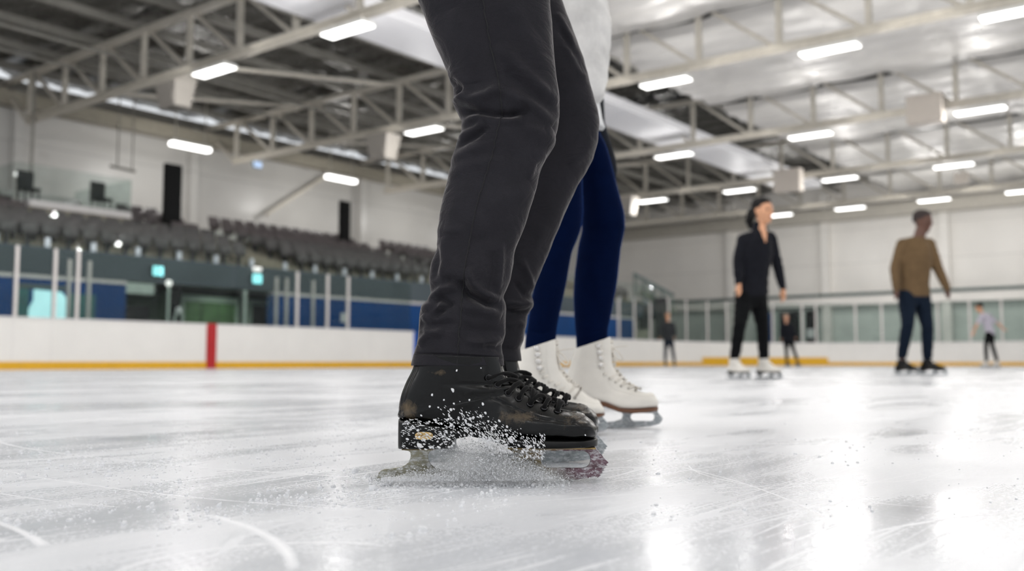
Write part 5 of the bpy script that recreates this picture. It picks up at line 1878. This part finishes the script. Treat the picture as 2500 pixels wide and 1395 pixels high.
def figure(px, d, J, label, skin, top, pants, boot, sole, blade, hair=None, hair_style='short', face=0.0, tilt=0.0, scale=1.0, vox=.011, girth=1.0, toes=None, boot_len=.27, head_r=1.0, top_len=True, collar=False, vneck=False, neck_r=1.0, shaft=.2, name='person'):
    """J: joint name -> (px, py, depth offset) read off the photo; built about a point on the ice below the hips"""
    o = (L(px, 880, d).x, d)
    loc = RT * o[0] + FW * o[1]
    p = thing(name, label, 'person', (loc.x, loc.y, 0), ROTZ)
    Q = {}
    for k, (x, y, dy) in J.items():
        q = L(x, y, d + dy)
        Q[k] = Vector((q.x - o[0], q.y - o[1], q.z))
    g = girth
    hips = (Q['hipL'] + Q['hipR']) / 2
    neck, chest = Q['neck'], Q['chest']
    ax = (Q['shR'] - Q['shL']); ax.z = 0
    axn = ax.normalized()
    fr = Vector((axn.y, -axn.x, 0))
    if fr.dot(Vector((math.cos(face), math.sin(face), 0))) < 0: fr = -fr
    sw = ax.length / 2

    def torso(b, add):
        ys = [(hips + Vector((0, 0, -.10)), .105 * g, .085 * g), (hips, .155 * g, .108 * g), (hips.lerp(chest, .35), .138 * g, .1 * g), (hips.lerp(chest, .7), .15 * g, .11 * g), (chest, .155 * g, .115 * g), (chest.lerp(neck, .42), sw * .88, .105 * g), (chest.lerp(neck, .66), sw * .66, .085 * g), (chest.lerp(neck, .88), sw * .4, .065 * g), (neck, .055 * g, .055 * g)]
        b.loft([[c + axn * (rx + add) * math.cos(2 * PI * k / 28) + fr * (ry + add) * math.sin(2 * PI * k / 28) for k in range(28)] for c, rx, ry in ys])
        for s_ in 'LR':
            b.limb([neck + Vector((0, 0, -.055)), Q['sh' + s_] + Vector((0, 0, .004))], [.052 * g + add, .046 * g + add])

    # body
    b = MB()
    torso(b, 0)
    b.limb([neck - Vector((0, 0, .03)), Q['head'] - Vector((0, 0, .05))], [.052 * g * neck_r, .047 * g * neck_r])
    if vneck:
        b.limb([neck + fr * .03 + Vector((0, 0, .01)), neck + fr * .082 + Vector((0, 0, -.05)), neck + fr * .112 + Vector((0, 0, -.13))], [.04, .024, .007])
    T = head_shape(b, Q['head'], face, head_r, tilt)
    for s in 'LR':
        sh, el, wr, hd = Q['sh' + s], Q['el' + s], Q['wr' + s], Q['hd' + s]
        b.limb([sh, sh.lerp(el, .5), el, el.lerp(wr, .4), wr], [.05 * g, .046 * g, .037 * g, .038 * g, .025 * g])
        dv = hd - wr
        hand(b, wr, dv, fr if abs(dv.normalized().dot(fr)) < .8 else axn, .95 * scale)
        hi, kn, an = Q['hip' + s], Q['kn' + s], Q['an' + s]
        b.limb([hi, hi.lerp(kn, .5), kn, kn.lerp(an, .35), an], [.08 * g, .068 * g, .05 * g, .05 * g, .034 * g])
        b.limb([an, an + Vector((0, 0, -.09))], [.034, .036])
    remesh_build(b, 'body', skin, p, vox, 3)
    ev = MB()
    for q in (-1, 1):
        ev.ellip(T(.086, q * .031, .004), (.011 * head_r, .013 * head_r, .008 * head_r), 10, 8)
    ev.build('eyes', M['eyes'], p, smooth=True)
    MB().limb([T(.096, -.02, -.064), T(.104, 0, -.064), T(.096, .02, -.064)], [.004, .006, .004], 6).build('lips', M['lips'], p, smooth=True)
    # top
    b = MB()
    torso(b, .016)
    for s in 'LR':
        sh, el, wr = Q['sh' + s], Q['el' + s], Q['wr' + s]
        k = 1.0 if top_len else .0
        e = wr if top_len else sh.lerp(el, .8)
        pts = [sh, sh.lerp(el, .5), el, el.lerp(wr, .45), wr] if top_len else [sh, sh.lerp(el, .5), e]
        b.limb(pts, [.068 * g, .062 * g, .052 * g, .05 * g, .037 * g][:len(pts)])
    if collar:
        b.limb([neck - fr * .02 + Vector((0, 0, -.03)), neck - fr * .022 + Vector((0, 0, .022))], [.078, .072])
    remesh_build(b, 'top', top, p, vox, 4, .003, 16)
    # trousers
    b = MB()
    b.loft([[c + axn * rx * math.cos(2 * PI * k / 28) + fr * ry * math.sin(2 * PI * k / 28) for k in range(28)] for c, rx, ry in ((hips + Vector((0, 0, -.12)), .13 * g, .105 * g), (hips + Vector((0, 0, -.04)), .165 * g, .12 * g), (hips + Vector((0, 0, .06)), .155 * g, .112 * g))])
    for s in 'LR':
        hi, kn, an = Q['hip' + s], Q['kn' + s], Q['an' + s]
        b.limb([hi, hi.lerp(kn, .5), kn, kn.lerp(an, .35), an + Vector((0, 0, -.01))], [.098 * g, .083 * g, .063 * g, .062 * g, .05 * g])
    remesh_build(b, 'trousers', pants, p, vox, 4, .003, 16)
    for i, s in enumerate('LR'):
        an = Q['an' + s]
        a = (toes or {}).get(s, face)
        tv = (math.cos(a), math.sin(a))
        small_skate(p, (an.x + .02 * tv[0], an.y + .02 * tv[1], 0.0), tv, boot_len, boot, sole, blade, shaft)
    if hair is not None:
        b = MB()
        rows = [(-.02, -.035, .072, .076), (.02, -.022, .088, .083), (.06, -.016, .1, .083), (.09, -.013, .093, .076), (.112, -.014, .07, .06), (.127, -.014, .03, .028)]
        if hair_style == 'pony':
            rows = [(-.06, -.05, .052, .068)] + rows
        b.loft([[T(dx + rx * math.cos(2 * PI * k / 24), ry * math.sin(2 * PI * k / 24), z) for k in range(24)] for z, dx, rx, ry in rows])
        if hair_style == 'pony':
            b.limb([T(-.095, 0, .03), T(-.135, .0, -.02), T(-.15, 0, -.09), T(-.135, 0, -.15)], [.03, .042, .04, .018])
        remesh_build(b, 'hair', hair, p, min(vox, .009), 2, .002, 60)
    return p, Q, T


M['hairshave'] = simple('hair_shaved', S(44, 32, 28), 0.7, var=0.2, vscale=60)
figure(1836, 8.75, dict(head=(1861, 515, 0), neck=(1856, 562, .0), chest=(1845, 615, 0), shL=(1815, 586, -.02), shR=(1880, 582, .03), elL=(1801, 640, -.06), wrL=(1803, 690, -.1), hdL=(1806, 715, -.13),
                        elR=(1898, 648, .05), wrR=(1911, 704, .0), hdR=(1914, 728, -.03), hipL=(1819, 718, 0), hipR=(1850, 718, .04), knL=(1806, 795, -.1), knR=(1862, 800, .05), anL=(1793, 872, .05), anR=(1865, 874, .1)),
       'person in black fleece and black trousers gliding on white skates, dark ponytail', M['skin2'], M['fleece'], M['blackpants'], M['bootwhite'], M['bootsole'], M['blade2'], M['hairdark'], 'pony', -.95, .05,
       toes={'L': -1.0, 'R': -.85}, girth=.92, collar=True, vneck=True, vox=.0095, shaft=.11, boot_len=.26)
figure(2234, 11.5, dict(head=(2252, 540, 0), neck=(2242, 580, 0), chest=(2236, 630, 0), shL=(2204, 597, 0), shR=(2268, 597, .05), elL=(2185, 655, -.03), wrL=(2188, 706, -.08), hdL=(2190, 728, -.1),
                        elR=(2290, 657, .0), wrR=(2312, 704, -.05), hdR=(2318, 728, -.07), hipL=(2215, 722, 0), hipR=(2248, 722, .05), knL=(2216, 795, -.12), knR=(2264, 797, -.06), anL=(2202, 866, .05), anR=(2264, 868, .06)),
       'person in brown knit sweater and dark jeans gliding on black skates, shaved head', M['skin3'], M['brownknit'], M['jeans'], M['bootblack'], M['bootsole'], M['blade2'], M['hairshave'], 'short', -.9, .2,
       toes={'L': -.85, 'R': -.45}, girth=1.15, neck_r=1.2, vox=.011, shaft=.11, boot_len=.3, head_r=1.1)
figure(1632, 33, dict(head=(1630, 771, 0), neck=(1631, 786, 0), chest=(1632, 804, 0), shL=(1620, 792, 0), shR=(1643, 792, 0), elL=(1614, 810, 0), wrL=(1612, 823, -.1), hdL=(1611, 830, -.15), elR=(1648, 810, 0), wrR=(1648, 822, -.1), hdR=(1647, 829, -.15),
                      hipL=(1627, 832, 0), hipR=(1638, 832, 0), knL=(1625, 856, 0), knR=(1642, 856, 0), anL=(1624, 880, 0), anR=(1646, 880, 0)),
       'distant person in grey coat and dark trousers standing facing the camera, left of the woman', M['skin2'], M['greycoat'], M['jeans'], M['bootblack'], M['bootsole'], M['blade2'], M['hairgrey'], 'short', -1.55, .1, vox=.016, shaft=.1)
figure(1926, 33, dict(head=(1919, 775, 0), neck=(1920, 790, 0), chest=(1922, 806, 0), shL=(1909, 796, 0), shR=(1931, 796, 0), elL=(1906, 812, 0), wrL=(1907, 826, 0), hdL=(1908, 832, 0), elR=(1937, 812, 0), wrR=(1942, 823, -.1), hdR=(1945, 830, -.1),
                      hipL=(1919, 834, 0), hipR=(1931, 834, 0), knL=(1920, 857, 0), knR=(1938, 856, 0), anL=(1921, 879, 0), anR=(1946, 877, .1)),
       'distant person in black coat striding on the ice, right of the woman in black fleece', M['skin'], M['fleece'], M['blackpants'], M['bootblack'], M['bootsole'], M['blade2'], M['hairgrey'], 'short', -1.2, .1, vox=.016, shaft=.1)
figure(2414, 27, dict(head=(2391, 751, 0), neck=(2400, 765, 0), chest=(2408, 780, 0), shL=(2398, 771, -.12), shR=(2412, 771, .12), elL=(2384, 795, -.2), wrL=(2377, 810, -.2), hdL=(2374, 818, -.2), elR=(2436, 790, .2), wrR=(2448, 802, .2), hdR=(2454, 808, .2),
                      hipL=(2414, 815, -.06), hipR=(2421, 815, .06), knL=(2407, 842, -.08), knR=(2422, 842, .06), anL=(2408, 880, -.05), anR=(2434, 880, .08)),
       'stooping distant person in pale lilac top, dark trousers and white skates at far right', M['skin2'], M['lilac'], M['blackpants'], M['bootwhite'], M['bootsole'], M['blade2'], M['hairdark'], 'short', PI, .4, vox=.014, shaft=.1, girth=.95, top_len=False)

# ------------------------------------------------------------------ snow thrown up by the near blade
_m = NT('snow_grain')
_d = _m.new('ShaderNodeBsdfDiffuse'); _t = _m.new('ShaderNodeBsdfTranslucent'); _x = _m.new('ShaderNodeMixShader')
_c = _m.ramp(_m.noise(_m.coord(), 50, 3), [(0.3, S(244, 245, 247)), (0.7, S(253, 253, 254))])
_m.link(_c, _d.inputs['Color']); _m.link(_c, _t.inputs['Color'])
_x.inputs[0].default_value = 0.45
_m.link(_d.outputs[0], _x.inputs[1]); _m.link(_t.outputs[0], _x.inputs[2]); _m.link(_x.outputs[0], _m.out.inputs['Surface'])
M['snow'] = _m.m


def grains(name, P, R, stretch=None, label='', cat='snow', rounder=False):
    """many small irregular ice grains as one mesh"""
    n = len(P)
    base = np.array([(1, 0, 0), (-1, 0, 0), (0, 1, 0), (0, -1, 0), (0, 0, 1), (0, 0, -1)], float)
    faces = np.array([(0, 2, 4), (2, 1, 4), (1, 3, 4), (3, 0, 4), (2, 0, 5), (1, 2, 5), (3, 1, 5), (0, 3, 5)])
    if rounder:
        bm = bmesh.new()
        bmesh.ops.create_icosphere(bm, subdivisions=1, radius=1.0)
        base = np.array([tuple(v.co) for v in bm.verts])
        faces = np.array([[v.index for v in f.verts] for f in bm.faces])
        bm.free()
    nvb = len(base)
    A = rng.uniform(.72, 1.18, (n, nvb, 1)) * base[None]
    ang = rng.uniform(0, 6.28, (n, 2))
    ca, sa = np.cos(ang[:, 0]), np.sin(ang[:, 0])
    x = A[..., 0] * ca[:, None] - A[..., 1] * sa[:, None]
    y = A[..., 0] * sa[:, None] + A[..., 1] * ca[:, None]
    A[..., 0], A[..., 1] = x, y
    cb, sb = np.cos(ang[:, 1]), np.sin(ang[:, 1])
    y = A[..., 1] * cb[:, None] - A[..., 2] * sb[:, None]
    z = A[..., 1] * sb[:, None] + A[..., 2] * cb[:, None]
    A[..., 1], A[..., 2] = y, z
    A *= R[:, None, None]
    if stretch is not None:
        dv, k = stretch
        A += (A * dv[:, None, :]).sum(-1, keepdims=True) * dv[:, None, :] * k[:, None, None]
    V = (A + P[:, None, :]).reshape(-1, 3)
    F = (faces[None] + (np.arange(n) * nvb)[:, None, None]).reshape(-1, 3)
    me = bpy.data.meshes.new(name)
    me.vertices.add(len(V)); me.vertices.foreach_set('co', V.reshape(-1))
    me.loops.add(F.size); me.loops.foreach_set('vertex_index', F.reshape(-1))
    me.polygons.add(len(F)); me.polygons.foreach_set('loop_start', np.arange(0, F.size, 3))
    me.polygons.foreach_set('use_smooth', [True] * len(F))
    me.update(calc_edges=True)
    me.validate()
    me.materials.append(M['snow'])
    o = bpy.data.objects.new(name, me)
    C.objects.link(o)
    tag(o, label, cat, kind='stuff')
    return o


def scatter_px(pts_px, y0, y1):
    """sprayed grains: photo-plane positions given a spread in depth around the near skate"""
    pts = np.asarray(pts_px, float)
    d = D1 + rng.uniform(y0, y1, len(pts))
    x, z = lpx(pts[:, 0], pts[:, 1], d)
    return np.stack([x - o1[0], d - D1, np.maximum(z, 0.0006)], -1)


# dense cloud along the runner: thick under the arch, thinning to the left and right
def cloud(n):
    out = []
    while len(out) < n:
        k = rng.integers(0, 100)
        if k < 50:       # main plume: rises from the front of the arch back up to the left
            s = rng.beta(1.5, 1.8)
            x = 1345 - 265 * s + rng.normal(0, 16)
            top = 1168 - 92 * math.sin(min(1, s * 1.25) * PI * .62)
            y = 1172 - (1172 - top) * rng.beta(1.1, 1.5) + rng.normal(0, 5)
        elif k < 75:     # ground spray along the runner
            x = rng.normal(1190, 95)
            y = 1176 - abs(rng.normal(0, 17))
        else:            # to the left tail
            x = rng.uniform(930, 1120)
            y = 1176 - abs(rng.normal(0, 9)) * (0.6 + (x - 930) / 150)
        if y > 1186: continue
        out.append((x, y))
    return out


snow_loc = MANLOC


def place(o):
    o.location = (snow_loc.x, snow_loc.y, 0)
    o.rotation_euler = (0, 0, ROTZ)
    return o


n = 30000
P = scatter_px(cloud(n), -.075, .05)
P[:, 2] += 0
R = rng.gamma(2.0, 0.00016, n) + 0.00014
place(grains('snow_spray', P, R, None, 'cloud of fine white snow thrown up along the near blade', 'snow'))
# flying flecks in front of boot and heel
fl, fr_, fd, fk = [], [], [], []
for _ in range(1100):
    k = rng.integers(0, 10)
    if k < 5:       # up over the instep to the left
        s = rng.beta(1.2, 2.2)
        x = 1255 - 190 * s + rng.normal(0, 22)
        y = 1085 - 115 * s * rng.uniform(.2, 1) + rng.normal(0, 14)
        ang = math.radians(rng.uniform(125, 150))
    elif k < 8:     # streaks across the heel
        x = rng.uniform(980, 1110)
        y = rng.uniform(1022, 1098)
        ang = math.radians(rng.uniform(150, 178))
    else:
        x = rng.uniform(1270, 1330); y = rng.uniform(1060, 1120); ang = math.radians(rng.uniform(110, 140))
    fl.append((x, y))
    big = rng.random() < .12
    fr_.append(rng.uniform(.0008, .0016) if big else rng.uniform(.0002, .0007))
    fd.append((math.cos(ang), 0, math.sin(ang)))
    fk.append(rng.uniform(.2, .8) if big else rng.uniform(.8, 3.0))
for x, y, r in ((1105, 953, 4), (1055, 965, 2.6), (1084, 977, 2.4), (1049, 993, 3), (1101, 1001, 3.2), (1146, 977, 2.4), (1179, 987, 3), (1185, 1009, 3), (1128, 1011, 2.4), (1097, 1016, 2.4), (1147, 1023, 4.2), (1115, 905, 2.4), (1174, 899, 1.6), (1024, 1088, 6), (1102, 1038, 4), (1137, 1028, 3.6), (1238, 1043, 3), (1165, 1037, 3), (1192, 1029, 3), (1249, 1067, 2.5), (1228, 1064, 2.6), (1429, 1063, 1.8)):
    fl.append((x, y)); fr_.append(r * .00052); a = rng.uniform(1, 2.6); fd.append((math.cos(a), 0, math.sin(a))); fk.append(rng.uniform(0, .5))
P = scatter_px(fl, -.085, -.055)
place(grains('snow_flecks', P, np.array(fr_), (np.array(fd), np.array(fk)), 'flying white snow flecks in front of the near black boot', 'snow', True))
# loose crumbs and scraped snow on the ice
cp_, cr = [], []
while len(cp_) < 3600:
    q = rng.integers(0, 10)
    if q < 9:
        px, py = rng.uniform(-60, 1250), 1000 + 330 * rng.beta(1.6, 2.2)
    else:
        px, py = rng.uniform(1250, 2600), 960 + 380 * rng.beta(1.3, 2.2)
    g = math.sin(px * .013 + 3 * math.sin(py * .02)) + math.sin(py * .045 + px * .004)
    if g < rng.uniform(-1.2, 1.6): continue
    w = on_plane(px, py, 2, 0.0)
    r = rng.gamma(1.3, .00065) + .0004
    cp_.append((w.x, w.y, r * .1)); cr.append(min(r, .006))
o = grains('snow_crumbs', np.array(cp_), np.array(cr), None, 'loose crumbs of scraped snow scattered over the ice', 'snow', True)
# low ridge of snow under the near blade
cp_, cr = [], []
for _ in range(9000):
    x = rng.normal(1150, 130); y = 1172 + rng.normal(4, 7)
    if not 900 < x < 1400 or y < 1160: continue
    w = on_plane(x, y, 2, 0.0)
    r = rng.gamma(1.5, .0005) + .0003
    cp_.append((w.x, w.y, rng.uniform(0, .003))); cr.append(min(r, .004))
grains('snow_ridge', np.array(cp_), np.array(cr), None, 'low ridge of scraped snow along the foot of the near blade', 'snow')

# fine airborne snow mist round the blade
mm = NT('snow_mist')
v_ = mm.coord('Object')
nz = mm.ramp(mm.noise(v_, 42, 5, 0.65, 0.4), [(0.36, 0.02), (0.68, 1.0)])
s_ = mm.new('ShaderNodeSeparateXYZ')
mm.link(v_, s_.inputs[0])
dens = None
for (px, py, rx, rz, k) in ((1185, 1150, .075, .030, 1.0), (1130, 1108, .055, .026, 0.55), (1290, 1160, .06, .018, 0.7), (1040, 1172, .07, .012, 0.6), (1200, 1178, .13, .012, 1.0)):
    cx_, cz_ = float(lpx([px], [py], D1)[0][0]) - o1[0], max(.001, float(lpx([px], [py], D1)[1][0]))
    q = None
    for sock, c_, r_ in ((s_.outputs['X'], cx_, rx), (s_.outputs['Y'], -.02, .045), (s_.outputs['Z'], cz_, rz)):
        e = mm.math('DIVIDE', mm.math('SUBTRACT', sock, c_), r_)
        e = mm.math('MULTIPLY', e, e)
        q = e if q is None else mm.math('ADD', q, e)
    g_ = mm.math('MULTIPLY', mm.math('SUBTRACT', 1.0, q, clamp=True), k)
    dens = g_ if dens is None else mm.math('ADD', dens, g_)
pv = mm.new('ShaderNodeVolumePrincipled')
pv.inputs['Color'].default_value = (0.999, 0.999, 1.0, 1)
pv.inputs['Anisotropy'].default_value = 0.0
mm.link(mm.math('MULTIPLY', mm.math('MULTIPLY', dens, nz), 48.0), pv.inputs['Density'])
mm.link(pv.outputs[0], mm.out.inputs['Volume'])
xa_ = float(lpx([900], [1170], D1)[0][0]) - o1[0]
xb_ = float(lpx([1430], [1170], D1)[0][0]) - o1[0]
o = MB().box((xa_, -.09, 0.0004), (xb_, .05, .085)).build('snow_mist', mm.m)
place(o)
tag(o, 'thin veil of white snow mist hanging round the near blade', 'snow mist', kind='stuff')
